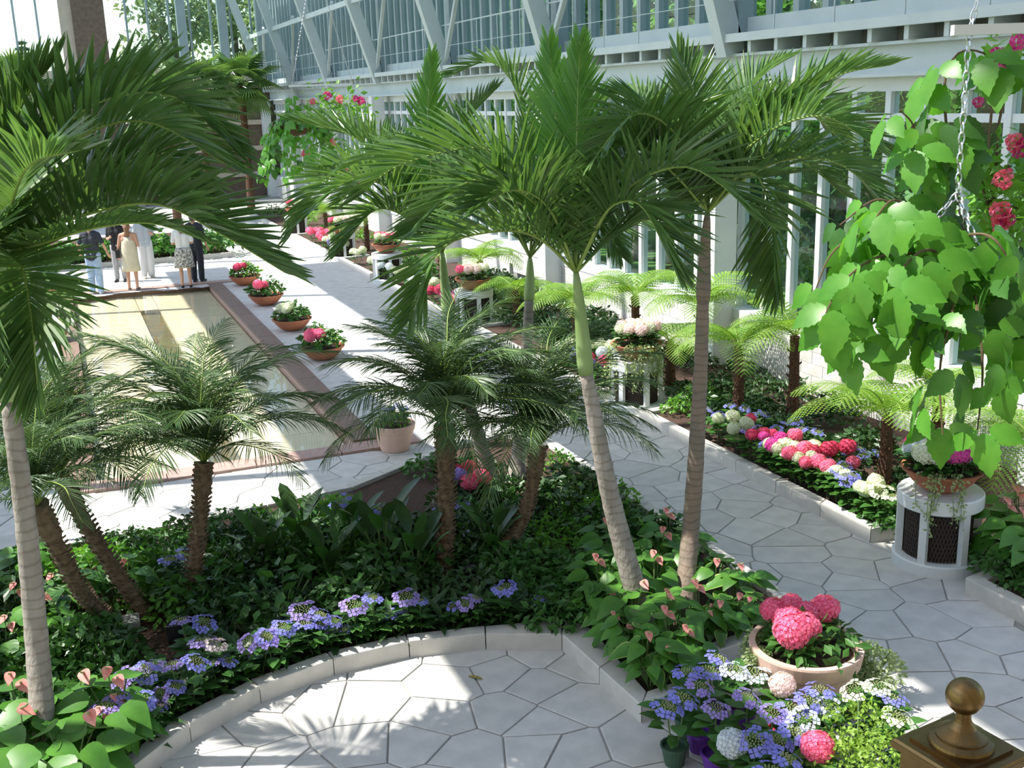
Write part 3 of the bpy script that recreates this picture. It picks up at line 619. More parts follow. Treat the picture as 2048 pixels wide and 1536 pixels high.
def tree_fern(x, y, h, n, sc, label, rt=.07, group='tree ferns along the glass wall'):
    root = thing('tree_fern', label, 'fern', (x, y, SOIL), group); b = MB()
    b.tube([(0, 0, -.05), (.02, .01, h*.5), (0, 0, h)], [rt*1.25, rt, rt*.9], 10)
    for i in range(26):
        an = i*2.4; z = h*(.08+.9*i/26); b.bar((rt*.8*math.cos(an), rt*.8*math.sin(an), z), (rt*1.35*math.cos(an), rt*1.35*math.sin(an), z+.04), .02, .02)
    ob('trunk', b.mesh('trunk', M['fernt']), root)
    for k in range(n):
        rme, lme = FERN[k % 4]; mx = T(0, 0, h) @ RZ(k*2.39996+R.uniform(-.2, .2)) @ RY(R.uniform(-.15, .45)-.1) @ S(sc*R.uniform(.85, 1.1))
        f = ob('frond', rme, root, mx); ob('pinnae', lme, f, kind='stuff')
    return root
ferns = [(1478, 690, 1.05, 12, 1.0, 'tree fern with dark fibrous trunk behind the pink hydrangeas'), (1775, 835, .95, 11, 1.15, 'tree fern drooping over the right end of the hydrangea bed'), (1590, 670, 1.2, 12, 1.0, 'tree fern in front of the white wall column'),
 (1400, 610, 1.1, 12, 1.1, 'bright tree fern between the two trunks under the glass wall'), (1270, 590, 1.1, 13, 1.1, 'bright green tree fern behind the white hydrangea bowl'), (1150, 600, 1.1, 13, 1.1, 'bright green tree fern behind the leaning palm trunk'),
 (1030, 580, 1.1, 12, 1.1, 'lit tree fern behind the bowl of blush hydrangeas'), (960, 520, 1.1, 12, 1.1, 'tree fern in the middle of the long right bed'), (880, 480, 1.1, 11, 1.1, 'shaded tree fern beyond the middle pedestal'), (730, 430, 1.0, 12, 1.1, 'yellow green tree fern behind the far pedestal'),
 (650, 425, 1.0, 10, 1.0, 'tree fern at the far end of the right bed'), (2080, 900, .8, 12, 1.1, 'tree fern beside the near pedestal at the wall end'), (1880, 770, .8, 10, .9, 'low tree fern against the sunlit block wall'), (1340, 680, .9, 10, .85, 'tree fern just right of the white hydrangea bowl')]
for x, y, h, n, sc, lb in ferns:
    p = fl(x, y, h+.15); px_ = min(8.85, max(7.9, p.x)); q = fX(x, y, px_); tree_fern(px_, q.y, min(1.7, max(.5, q.z-.12)), n, sc, lb)
# ================================================================== flowering plants
def floret(bm, c, nrm, r, rng, mi=0):
    q = frame(c, nrm, rng.uniform(0, 6.28))
    for k in range(4):
        a = k*math.pi/2; ca, sa = math.cos(a), math.sin(a); f = lambda u, v, z: q @ Vector((u*ca-v*sa, u*sa+v*ca, z))
        bm.add([f(.08*r, 0, 0), f(.6*r, .48*r, .1*r), f(1.0*r, .0, .0), f(.6*r, -.48*r, .1*r)], [(0, 1, 2, 3)], mi)
def mophead(col, seed, r=.095):
    rg = random.Random(seed); b = MB(); n = 62; b.ball((0, 0, 0), r*.82, 10, 1, (1, 1, .78))
    for i in range(n):
        z = 1-1.55*(i+.5)/n; a = i*2.39996; s = math.sqrt(max(0, 1-z*z)); d = Vector((s*math.cos(a), s*math.sin(a), z*.85)); floret(b, d*r*rg.uniform(.93, 1.05), d+Vector((rg.uniform(-.25, .25), rg.uniform(-.25, .25), .1)), r*.31, rg)
    return b.mesh('flower_head', [F[col], F[col]])
def lacecap(col, seed, r=.085):
    rg = random.Random(seed); b = MB(); n = 10
    for i in range(n):
        a = 6.283*i/n+rg.uniform(-.2, .2); rr = r*rg.uniform(.78, 1.05); d = Vector((math.cos(a)*.45, math.sin(a)*.45, .9)); floret(b, (rr*math.cos(a), rr*math.sin(a), rg.uniform(-.008, .01)), d, r*.42, rg)
    for i in range(34):
        a = i*2.39996; rr = r*.72*math.sqrt((i+.5)/34); b.ball((rr*math.cos(a), rr*math.sin(a), .006-.1*rr), .0065, 4, 1)
    return b.mesh('flower_head', [F[col], F['budg']])
HEADS = {}
def head(kind, col, k):
    key = (kind, col, k % 2)
    if key not in HEADS: HEADS[key] = (mophead if kind == 'mop' else lacecap)(col, hash((kind, k % 2)) & 255 if False else 11+k % 2)
    return HEADS[key]
HLEAF = [leafmesh('leaf', OVATE, l, M['hyl'], .18, .25) for l in (.12, .145)]
def hyd_proto(kind, cols, nh, h=.34, spread=.1, seed=0, hs=1.0):
    rg = random.Random(seed); out_ = []; st = MB(); tops = []
    for i in range(nh):
        a = rg.uniform(0, 6.28) if nh > 1 else 0; rr = spread*math.sqrt(rg.uniform(.3, 1)) if nh > 1 else 0
        if nh > 1: a = 6.283*i/nh+rg.uniform(-.4, .4)
        p = Vector((rr*math.cos(a), rr*math.sin(a), h*rg.uniform(.88, 1.08))); tops.append(p); st.tube([(p.x*.2, p.y*.2, -.02), (p.x*.8, p.y*.8, p.z*.6), p], .006, 5)
    out_.append(('stems', st.mesh('stems', M['stem']), Matrix.Identity(4), None, None, None))
    nl = 12+5*nh
    for i in range(nl):
        a = i*2.39996+rg.uniform(-.3, .3); z = h*rg.uniform(.3, .92); r0 = rg.uniform(.01, .05)+spread*.5*(nh > 1); d = Vector((math.cos(a), math.sin(a), rg.uniform(.1, .6)))
        out_.append(('leaf', HLEAF[i % 2], aim((r0*math.cos(a), r0*math.sin(a), z), d, Vector((-.4*math.cos(a), -.4*math.sin(a), 1)), rg.uniform(.8, 1.15)), None, None, None))
    for i, p in enumerate(tops):
        n_ = Vector((p.x*2.5+rg.uniform(-.3, .3), p.y*2.5+rg.uniform(-.45, .1), 1)); out_.append(('flower_head', head(kind, cols[i % len(cols)], i), frame(p+Vector((0, 0, .03)), n_, rg.uniform(0, 6), hs*rg.uniform(.85, 1.15)), None, None, None))
    return out_
HP = {}; LASTZ = 1.0
def hyd(pos, kind, cols, nh, label, group, h=.34, spread=.1, hs=1.0, sc=1.0):
    key = (kind, tuple(cols), nh, h, spread, R.randrange(3), hs)
    if key not in HP: HP[key] = hyd_proto(kind, cols, nh, h, spread, len(HP)+5, hs)
    return build(HP[key], T(pos) @ RZ(R.uniform(-.5, .5)) @ S(sc*LASTZ), 'hydrangea', label, 'hydrangea', group)
BEDIN = offset(bedC if area(bedC) > 0 else bedC[::-1], -.2)
def on_soil(x, y, ztop):
    z = ztop; p = fl(x, y, z)                                    # plants nearer the kerb are lower
    while z > .17:
        p = fl(x, y, z)
        if inside((p.x, p.y), BEDIN): break
        z -= .02
    global LASTZ; LASTZ = max(.5, (z-SOIL)/max(.05, ztop-SOIL)); d = Vector((p.x-CX, p.y-CY))
    if not inside((p.x, p.y), BEDIN):
        if p.x < 3.45: d = d.normalized()*(CR+.22); return (CX+d.x, CY+d.y, SOIL)
        return (max(3.65, min(5.2, p.x)), max(p.y, 6.45 if p.x < 4.0 else 6.85), SOIL)
    return (p.x, p.y, SOIL)

# blue lacecaps behind the curved kerb: sunny end and shaded end
sun_b = [(213, 1420), (258, 1402), (318, 1440), (300, 1335), (368, 1332), (332, 1382), (408, 1290), (440, 1328), (512, 1280), (508, 1325), (386, 1248), (268, 1350), (350, 1462), (545, 1268)]
for i, (x, y) in enumerate(sun_b): hyd(on_soil(x, y, .44), 'lace', ['blue', 'violet'] if i % 3 else ['violet', 'pale'], 1+(i % 3 > 0), 'violet blue lacecap hydrangea near the large plaza palm behind the curved kerb', 'sunlit lacecap hydrangeas by the curved kerb')
for x, y in [(432, 1300), (325, 1425)]: hyd(on_soil(x, y, .42), 'lace', ['blush'], 1, 'faded pinkish lacecap hydrangea among the violet blue ones', 'faded lacecap hydrangeas')
sh_b = [(605, 1225), (652, 1250), (690, 1270), (708, 1215), (746, 1207), (790, 1230), (812, 1198), (840, 1210), (905, 1215), (942, 1203), (1000, 1188), (1080, 1205), (682, 1308), (625, 1245), (1010, 1175)]
for i, (x, y) in enumerate(sh_b): hyd(on_soil(x, y, .44), 'lace', ['blue'] if i % 3 else ['violet'], 1+(i % 4 == 1), 'blue lacecap hydrangea in palm shade behind the middle of the curved kerb', 'shaded lacecap hydrangeas by the curved kerb')
for x, y in [(355, 1125), (740, 1035), (690, 1010), (905, 1020)]: hyd(on_soil(x, y, .42), 'lace', ['blue'], 2, 'blue hydrangea at the back of the palm bed', 'blue hydrangeas at the back of the palm bed')
for x, y, c in [(925, 945, 'rose'), (950, 960, 'pink'), (905, 960, 'violet')]: hyd(on_soil(x, y, .42), 'mop', [c], 2, 'small '+{'rose': 'red', 'pink': 'pink', 'violet': 'violet'}[c]+' hydrangea beneath the slender palm trunks', None, .3)
LASTZ = 1.0
# long right bed
CN = dict(blue='blue', violet='violet', white='creamy white', pink='bright pink', rose='deep rose', magenta='magenta', blush='blush', pale='pale blue')
rb_ = [('lace', 'blue', [(1365, 825), (1350, 845), (1475, 815), (1515, 825), (1560, 848), (1592, 843), (1620, 862), (1425, 900), (1590, 957), (1622, 967), (1655, 963), (1595, 975), (1742, 905), (1690, 925), (1705, 895)]),
 ('mop', 'rose', [(1500, 838), (1510, 868), (1542, 865), (1562, 876), (1645, 902), (1682, 896)]), ('mop', 'magenta', [(1492, 880), (1508, 893)]), ('mop', 'pink', [(1590, 870), (1538, 916), (1548, 940), (1574, 926), (1706, 920), (1560, 950)]),
 ('mop', 'white', [(1450, 832), (1456, 856), (1476, 905), (1528, 890), (1560, 895), (1612, 893), (1638, 938), (1662, 942), (1478, 933), (1632, 992), (1690, 975), (1682, 950), (1590, 900)]), ('lace', 'white', [(1660, 1002), (1690, 1008), (1450, 905), (1440, 925)]), ('lace', 'violet', [(1460, 870), (1640, 918)])]
for kind, c, pts in rb_:
    for x, y in pts:
        p = fl(x, y, .46); hyd((max(7.25, p.x), p.y, SOIL), kind, [c], 1+(R.random() < .5), CN[c]+' '+('mophead' if kind == 'mop' else 'lacecap')+' hydrangea beside the path kerb', CN[c]+(' mophead' if kind == 'mop' else ' lacecap')+' hydrangeas beside the path kerb', .33, .11, .88)
for i, (x, y) in enumerate([(1130, 690), (1160, 700), (1190, 690), (1215, 705), (1140, 720), (1120, 735), (1195, 725), (1225, 690), (1100, 715)]):
    c = ['white', 'blue', 'white', 'pale', 'rose', 'rose', 'blue', 'white', 'violet'][i]; p = fl(x, y, .45); hyd((max(7.2, p.x), p.y, SOIL), 'mop', [c], 2, CN[c]+' hydrangea between the middle pedestals', CN[c]+' hydrangeas between the middle pedestals', .33, .12)
for i, (x, y) in enumerate([(860, 580), (880, 595), (900, 590), (870, 605), (930, 600), (915, 608), (955, 600), (820, 560), (625, 475), (640, 480), (655, 470), (632, 487), (668, 490), (720, 525), (735, 535), (750, 545), (700, 505), (790, 575), (645, 465), (610, 465)]):
    c = ['rose', 'blue', 'magenta', 'rose', 'magenta', 'blue', 'white', 'pale', 'pink', 'white', 'pink', 'violet', 'white', 'white', 'pale', 'white', 'white', 'white', 'pink', 'pink'][i]; p = fl(x, y, .45); hyd((max(7.2, p.x), p.y, SOIL), 'mop', [c], 3, CN[c]+' hydrangea beside the far stretch of the path', CN[c]+' hydrangeas beside the far stretch of the path', .34, .18, 1.2)
for x, y in [(2020, 1210), (2040, 1165), (2044, 1195)]: p = fl(x, y, .35); hyd((max(7.25, p.x), p.y, SOIL), 'lace', ['blue'], 1, 'blue lacecap hydrangea in the bed just past the near pedestal', 'blue hydrangeas past the near pedestal', .28)
for x, y in [(75, 540), (95, 536), (55, 545), (85, 528), (105, 545), (20, 545)]: p = fl(x, y, .4); hyd((min(-1.9, p.x), max(30.0, min(31.8, p.y)), SOIL), 'mop', ['blue'], 3, 'blue hydrangea in the small bed beside the far walkway', 'blue hydrangeas in the small far bed', .34, .18, 1.2)

# ---- anthuriums: heart leaves on stalks, salmon spathes
ALEAF = [leafmesh('leaf', HEART, .17, M['anl'], .12, .3), leafmesh('leaf', HEART, .2, M['anl'], .14, .35), leafmesh('leaf', HEART, .17, M['anl'], .12, .3, M['anr'])]
SPA = leafmesh('spathe', HEART, .075, F['spathe'], .15, .1)
sp_ = MB(); sp_.tube([(0, 0, 0), (.02, 0, .03), (.028, 0, .055)], [.006, .005, .003], 6); SPX = sp_.mesh('spadix', F['budg'])
def anth_proto(nl, ns, h, seed, varieg=False):
    rg = random.Random(seed); o = [None]; st = MB()
    for i in range(nl):
        a = i*2.39996+rg.uniform(-.3, .3); r0 = rg.uniform(.06, .2); z = h*rg.uniform(.45, 1.0); p = Vector((r0*math.cos(a), r0*math.sin(a), z)); st.tube([(0, 0, -.03), (p.x*.4, p.y*.4, z*.6), p], .005, 5)
        d = Vector((math.cos(a), math.sin(a), rg.uniform(-.7, .1))); nr = Vector((math.cos(a)*.5, math.sin(a)*.5-.25, 1)); o.append(('leaf', ALEAF[2 if varieg and i % 2 else i % 2], aim(p, d, nr, rg.uniform(.8, 1.2)), None, None, None))
    for i in range(ns):
        a = rg.uniform(0, 6.28); r0 = rg.uniform(.03, .16); z = h*rg.uniform(.95, 1.25); p = Vector((r0*math.cos(a), r0*math.sin(a), z)); st.tube([(0, 0, -.03), (p.x*.5, p.y*.5, z*.6), p], .004, 5)
        n_ = len(o); o.append(('spathe', SPA, aim(p, Vector((math.cos(a), -.6, -.4)), Vector((0, -.7, .8)), rg.uniform(.85, 1.2)), None, None, 'salmon pink heart shaped bract')); o.append(('spadix', SPX, Matrix.Identity(4), None, n_, None))
    o[0] = ('stalks', st.mesh('stalks', M['stem']), Matrix.Identity(4), None, None, None); return o
AP = [anth_proto(13, 0, .36, 1), anth_proto(13, 1, .4, 2), anth_proto(12, 1, .36, 3, True), anth_proto(11, 2, .4, 4)]
def anth(pos, k, label, group, sc=1.0): build(AP[k], T(pos) @ RZ(R.uniform(-.8, .8)) @ S(sc*max(.7, LASTZ)), 'anthurium', label, 'anthurium', group)
for i, (x, y) in enumerate([(1190, 1200), (1215, 1230), (1180, 1265), (1215, 1290), (1265, 1260), (1235, 1320), (1290, 1300), (1340, 1270), (1300, 1345), (1265, 1210), (1330, 1320), (1200, 1160)]): anth(on_soil(x, y, .36), i % 4, 'green anthurium with salmon flowers in the kerb corner below the leaning palm', 'anthuriums in the kerb corner')
for i, (x, y) in enumerate([(1400, 1215), (1440, 1230), (1410, 1265), (1380, 1300), (1450, 1275), (1480, 1215), (1350, 1230), (1430, 1150), (1500, 1240), (1390, 1340), (1470, 1160)]): anth(on_soil(x, y, .36), 2 if i % 3 else 3, 'yellow edged anthurium between the straight palm and the big pale pot', 'anthuriums beside the big pale pot')
for i, (x, y) in enumerate([(1300, 1095), (1330, 1100), (1270, 1120), (1230, 1105), (1195, 1130), (1340, 1060), (1390, 1120), (1310, 1150), (1250, 1160), (1220, 1080), (1370, 1080)]): anth(on_soil(x, y, .38), 3 if i % 2 else 0, 'dark green anthurium with salmon flowers between the two tall trunks', 'anthuriums between the two tall trunks')
for i, (x, y) in enumerate([(40, 1450), (130, 1440), (250, 1470), (300, 1490), (190, 1500), (50, 1520), (270, 1525), (140, 1530), (10, 1490), (230, 1440)]): anth(on_soil(x, y, .34), i % 2 if i % 3 else 3, 'broad leaved anthurium at the foot of the large plaza palm', 'anthuriums at the foot of the large plaza palm', 1.25)
for i, (x, y) in enumerate([(20, 1140), (60, 1110), (120, 1180), (30, 1220), (160, 1160), (90, 1240), (250, 1150), (10, 1290)]): anth(on_soil(x, y, .36), i % 4, 'anthurium behind the large plaza palm trunk', 'anthuriums behind the large plaza palm trunk')
LASTZ = 1.0
for x, y in [(2030, 1035), (2045, 1060), (2015, 1085), (2046, 1010), (2000, 1110)]: p = fl(x, y, .55); anth((max(7.6, p.x), p.y, SOIL), 3, 'bright green anthurium just past the near pedestal', 'anthuriums past the near pedestal', 1.3)

# ---- low dark bedding plants edging the curved kerb
DL = leafmesh('leaf', LANCE, .15, M['dark'], .3, .45, wk=1.25)
def ros(seed, me=DL, n=15, h=.07):
    rg = random.Random(seed); o = []
    for i in range(n):
        a = i*2.39996; t = i/n; d = Vector((math.cos(a), math.sin(a), 1.5-1.3*t)); o.append(('leaf', me, aim((.012*math.cos(a), .012*math.sin(a), h*(1-t)+.01), d, Vector((-math.cos(a), -math.sin(a), 1.2)), rg.uniform(.85, 1.15)), None, None, None))
    return o
RP = [ros(i) for i in range(3)]
for row, (rad, off) in enumerate(((CR+.22, 0), (CR+.33, 2.2), (CR+.5, 0))):
    a = 146+off
    while a > 57:
        an = math.radians(a+R.uniform(-.6, .6)); rr = rad+R.uniform(-.03, .03)
        build(RP[R.randrange(3)], T(CX+rr*math.cos(an), CY+rr*math.sin(an), SOIL) @ RZ(R.uniform(0, 6)) @ S(R.uniform(1.15, 1.5)), 'bedding_plant', 'low dark leaved bedding plant edging the curved kerb', 'bedding plant', 'dark bedding plants along the curved kerb'); a -= 4.6
# ---- bird of paradise style clumps
PL = [leafmesh('leaf', PADDLE, .34, M['dark'], .25, .3), leafmesh('leaf', PADDLE, .3, M['hyl'], .25, .3)]
def clump(pos, n, h, label, sc=1.0, mi=0):
    rg = random.Random(int(pos[0]*100)); root = thing('broad_leaf_plant', label, 'plant', pos, mx=T(pos) @ S(sc)); st = MB(); L_ = []
    for i in range(n):
        a = i*2.39996; r0 = rg.uniform(.03, .16); z = h*rg.uniform(.5, 1); p = Vector((r0*math.cos(a), r0*math.sin(a), z)); st.tube([(0, 0, -.03), (p.x*.5, p.y*.5, z*.55), p], .009, 6); L_.append(aim(p, Vector((math.cos(a)*.45, math.sin(a)*.45, 1)), Vector((-math.cos(a), -math.sin(a), .4)), rg.uniform(.8, 1.15)))
    ob('stalks', st.mesh('stalks', M['stem']), root)
    for i, m_ in enumerate(L_): ob('leaf', PL[(i+mi) % 2], root, m_)
for x, y, n, h, lb, sc in [(770, 1150, 9, .55, 'tall paddle leaved plant left of the middle date palm', 1.1), (830, 1165, 9, .5, 'dark paddle leaved plant just behind the middle date palm', 1.0), (700, 1120, 8, .45, 'paddle leaved plant near the pool side of the palm bed', 1.0), (990, 1130, 9, .45, 'dark broad leaved plant right of the middle date palm', 1.0), (600, 1130, 9, .45, 'dark broad leaved plant between the two feathery date palms', 1.1), (540, 1150, 8, .4, 'dark paddle leaved plant right of the upright date palm', 1.0), (660, 1170, 9, .42, 'broad leaved plant behind the shaded hydrangeas', 1.0)]: clump(on_soil(x, y, .1), n, h, lb, sc)
# ---- leafy ground cover mounds
def mound(seed, m, n=150, r=.24, h=.26, size=.07):
    rg = random.Random(seed); b = MB()
    def pos(g):
        a = g.uniform(0, 6.283); rr = r*math.sqrt(g.random()); d = Vector((math.cos(a), math.sin(a), 0)); z = h*(1-(rr/r)**2*.6)*g.uniform(.55, 1); return d*rr+Vector((0, 0, z)), d*(rr/r)
    scatter_leaves(b, rg, n, pos, size); s_ = MB()
    for i in range(7): a = i*.9; s_.tube([(0, 0, -.03), (r*.6*math.cos(a), r*.6*math.sin(a), h*.75)], .005, 4)
    return [('stems', s_.mesh('stems', M['stem']), Matrix.Identity(4), None, None, None), ('foliage', b.mesh('foliage', m), Matrix.Identity(4), 'stuff', None, None)]
MD = dict(bright=[mound(i, M['bright']) for i in (1, 2)], mid=[mound(i, M['hyl'], 170, .26, .3, .085) for i in (3, 4)], dark=[mound(i, M['dark'], 160, .26, .28, .09) for i in (5, 6)], pale=[mound(i, M['pale'], 950, .2, .24, .03) for i in (7, 8)], lime=[mound(i, M['lime'], 620, .26, .3, .03) for i in (9, 10)])
def mnd(pos, kind, label, group, sc=1.0): return build(MD[kind][R.randrange(2)], T(pos) @ RZ(R.uniform(0, 6)) @ S(sc*R.uniform(.9, 1.15)), 'ground_cover', label, 'ground cover', group)
for x, y in [(110, 1300), (160, 1310), (210, 1290), (150, 1270), (190, 1345), (120, 1350), (230, 1320), (170, 1250), (90, 1400), (30, 1330), (20, 1390), (150, 1385), (60, 1270)]: mnd(on_soil(x, y, .3), 'mid', 'mid green leafy ground cover beside the large plaza palm', 'leafy ground cover beside the plaza palm')
for x, y in [(295, 1110), (310, 1150), (270, 1130), (330, 1120), (300, 1170)]: mnd(on_soil(x, y, .3), 'bright', 'bright green ground cover between the date palm trunks', 'bright ground cover between the date palms')
for x, y in [(1100, 1020), (1140, 1030), (1170, 1050), (1090, 1050), (1150, 1080), (1120, 1000), (1190, 1040), (1200, 1010), (1080, 1080), (1240, 1030)]: mnd(on_soil(x, y, .3), 'bright', 'bright leafy ground cover behind the leaning palm trunk', 'bright ground cover behind the leaning trunk', .9)
for x, y in [(1060, 1120), (1110, 1130), (1080, 1160), (1130, 1180), (1150, 1210), (1100, 1220), (1040, 1150), (1165, 1150), (1260, 1050), (1290, 1060), (1140, 1240), (1020, 1090)]: mnd(on_soil(x, y, .28), 'mid', 'dark leafy ground cover left of the leaning palm trunk', 'leafy ground cover left of the leaning trunk')
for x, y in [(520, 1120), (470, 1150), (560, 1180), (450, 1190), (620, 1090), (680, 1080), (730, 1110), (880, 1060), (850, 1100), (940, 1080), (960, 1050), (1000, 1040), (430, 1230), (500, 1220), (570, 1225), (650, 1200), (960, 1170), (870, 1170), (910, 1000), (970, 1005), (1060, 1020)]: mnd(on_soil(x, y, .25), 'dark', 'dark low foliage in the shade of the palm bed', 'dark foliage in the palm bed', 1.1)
for k in range(85):                                              # shade plants under the ferns
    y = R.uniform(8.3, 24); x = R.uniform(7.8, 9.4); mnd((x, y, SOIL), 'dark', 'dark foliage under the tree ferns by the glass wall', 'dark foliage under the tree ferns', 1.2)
for x, y in [(1380, 790), (1410, 790), (1440, 800), (1350, 800), (1400, 770)]: p = fl(x, y, .3); mnd((max(7.5, p.x), p.y, SOIL), 'bright', 'bright leafy plant behind the blue hydrangeas by the middle pedestal', 'bright leafy plants by the middle pedestal')
for x, y in [(1740, 1000), (1760, 1020), (1730, 1035), (1770, 980), (1720, 1050)]: p = fl(x, y, .3); mnd((max(7.3, p.x), p.y, SOIL), 'mid', 'leafy plant between the hydrangeas and the near pedestal', 'leafy plants left of the near pedestal', .8)
for x, y in [(1970, 1130), (2010, 1150), (1960, 1090), (1985, 1165), (2040, 1110)]: p = fl(x, y, .25); mnd((max(7.35, p.x), p.y, SOIL), 'mid', 'leafy plant on the far side of the near pedestal', 'leafy plants past the near pedestal', .8)
for i in range(44): mnd((-3.8+8.2*i/43, 33.35+(i*.37 % 1.1), SOIL), 'bright' if i % 3 else 'mid', 'green foliage in the far bed behind the people', 'green foliage in the far bed', 2.3)
for i in range(14): mnd((R.uniform(7.4, 9.4), R.uniform(24, 44), SOIL), 'bright' if i % 2 else 'mid', 'green foliage at the far end of the right bed', 'green foliage in the far right bed', 1.5)

for k in range(90):                                              # fill the palm bed with shade plants
    x, y = R.uniform(-1.2, 5.2), R.uniform(8.4, 12.2 if k % 3 == 0 else 10.4)
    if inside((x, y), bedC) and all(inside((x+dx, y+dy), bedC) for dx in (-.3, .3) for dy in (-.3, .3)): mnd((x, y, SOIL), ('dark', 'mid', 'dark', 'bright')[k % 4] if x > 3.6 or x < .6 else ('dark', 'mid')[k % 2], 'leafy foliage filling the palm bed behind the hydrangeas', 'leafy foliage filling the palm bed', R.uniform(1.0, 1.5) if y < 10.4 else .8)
for k in range(34): mnd((R.uniform(-1.4, 2.7), R.uniform(10.35, 11.05), SOIL), ('dark', 'mid', 'bright')[k % 3], 'low leafy foliage along the pool side kerb of the palm bed', 'low foliage along the pool side kerb', .85)
LASTZ = 1.0
# ================================================================== pots, pedestals, baskets
def bowl_mesh(r, h, m, nm='bowl'):
    b = MB(); pr = [(r*.38, 0), (r*.42, .01), (r*.62, h*.22), (r*.82, h*.55), (r*.95, h*.88), (r, h*.9), (r*1.02, h), (r*.93, h), (r*.9, h*.9), (r*.75, h*.6), (.001, h*.55)]; b.lathe(pr, 32); return b.mesh(nm, m, False)
def soil_mesh(r, z): b = MB(); b.lathe([(r, z), (.001, z+.02)], 24); return b.mesh('soil', M['soil'])
BOWL = bowl_mesh(.36, .22, M['terra']); BSOIL = soil_mesh(.31, .19)
def bowl(pos, label, sc=1.0, group=None):
    root = thing('terracotta_bowl', label, 'planter', mx=T(pos) @ S(sc), group=group); ob('bowl', BOWL, root); ob('soil', BSOIL, root); return root
def pedestal(x, y, label):
    root = thing('pedestal', label, 'pedestal', (x, y, 0))
    b = MB(); b.lathe([(.4, -.002), (.4, .1), (.385, .115), (.33, .115)], 40); ob('base_ring', b.mesh('base_ring', M['white']), root)
    b = MB(); b.lathe([(.33, .6), (.375, .6), (.385, .61), (.385, .72), (.375, .735), (.001, .735)], 40); ob('top_slab', b.mesh('top_slab', M['white']), root)
    b = MB(); n = 60
    for k in range(n):
        for sg in (-1, 1): b.tube([(.3*math.cos(6.283*(k/n+sg*.09*t)), .3*math.sin(6.283*(k/n+sg*.09*t)), .1+.5*t) for t in (0, .25, .5, .75, 1)], .006, 4, cap=False)
    ob('mesh_drum', b.mesh('mesh_drum', M['mesh']), root, kind=None); b = MB(); b.lathe([(.27, .1), (.27, .61)], 32); ob('liner', b.mesh('liner', M['mesh']), root)
    p_ = MB(); p_.box(-.03, .03, -.035, .035, .1, .61); pm = p_.mesh('post', M['white'])
    for k in range(6): ob('post', pm, root, RZ(k*math.pi/3+.45) @ T(.345, 0, 0))
    return root
ped_lb = ['white slatted pedestal carrying the bowl of white and magenta hydrangeas', 'white pedestal carrying the bowl of blush hydrangeas and trailing ivy', 'white pedestal under the orange bowl beyond the slender palms', 'white pedestal hidden among palm fronds along the path', 'white pedestal beside the far pink hydrangeas', 'white pedestal at the far end of the path']
BOWLS = [['white', 'white', 'magenta', 'pale'], ['blush', 'white', 'blush', 'white'], ['blush', 'white', 'pink'], ['white', 'pink'], ['white', 'blush', 'pink'], ['pink', 'white']]
for k, y in enumerate(PEDY):
    x = 7.25 if k == 0 else 7.3; pedestal(x, y, ped_lb[k])
    bowl((x, y, .735), ['terracotta bowl on the nearest pedestal', 'terracotta bowl spilling ivy on the second pedestal along the path', 'terracotta bowl on the pedestal beyond the slender palms', 'terracotta bowl on the pedestal among palm fronds', 'terracotta bowl on the pedestal by the far pink hydrangeas', 'terracotta bowl on the last pedestal'][k])
    z = .735+.17; n = [9, 7, 5, 4, 5, 4][k]
    for i in range(n):
        a = i*6.283/n+.5; r = .21 if k == 0 else .17; c = BOWLS[k][i % len(BOWLS[k])]
        hyd((x+r*math.cos(a), y+r*math.sin(a), z), 'mop', [c], 2, CN[c]+' hydrangea in the bowl on '+['the nearest pedestal', 'the second pedestal', 'the third pedestal', 'the fourth pedestal', 'the far pink bed pedestal', 'the last pedestal'][k], CN[c]+' hydrangeas in pedestal bowl %d' % (k+1), .21 if k != 1 else .26, .1, 1.0)
def trail(name, label, catg, pos, rim, dirs, L, n, m, size, group=None):
    """leafy strands spilling over a rim"""
    rg = random.Random(int(abs(pos[0])*131+n)); b = MB(); s_ = MB()
    for a in dirs:
        for k in range(5):
            an = a+rg.uniform(-.28, .28); l = L*rg.uniform(.45, 1.05); o_ = Vector((math.cos(an), math.sin(an), 0)); pts = [o_*rim*.7+Vector((0, 0, .03)), o_*(rim+.02)+Vector((0, 0, .03)), o_*(rim+.06)+Vector((0, 0, -.08)), o_*(rim+.05)+Vector((rg.uniform(-.05, .05), rg.uniform(-.05, .05), -l))]
            cu, _ = resample(cat(pts, 8), 24); s_.tube(cu[::3], .003, 4)
            def pos_(g): i = g.randrange(2, 24); return cu[i]+Vector((g.uniform(-.03, .03), g.uniform(-.03, .03), g.uniform(-.02, .02))), o_
            scatter_leaves(b, rg, n, pos_, size)
    root = thing(name, label, catg, pos, group); ob('stems', s_.mesh('stems', M['stem']), root); ob('foliage', b.mesh('foliage', m), root, kind='stuff')
trail('trailing_ivy', 'trailing ivy hanging from the bowl on the nearest pedestal', 'ivy', (7.25, PEDY[0], .735+.2), .34, (3.6, 4.2), .5, 34, M['pale'], .04)
trail('trailing_ivy', 'pale variegated ivy spilling over the bowl of blush hydrangeas', 'ivy', (7.3, PEDY[1], .735+.2), .34, (4.0, 4.6, 3.2, 5.0), .62, 60, M['pale'], .045)
trail('trailing_ivy', 'ivy hanging from the far pedestal bowl', 'ivy', (7.3, PEDY[4], .735+.2), .34, (3.6, 4.6), .6, 40, M['lime'], .06)
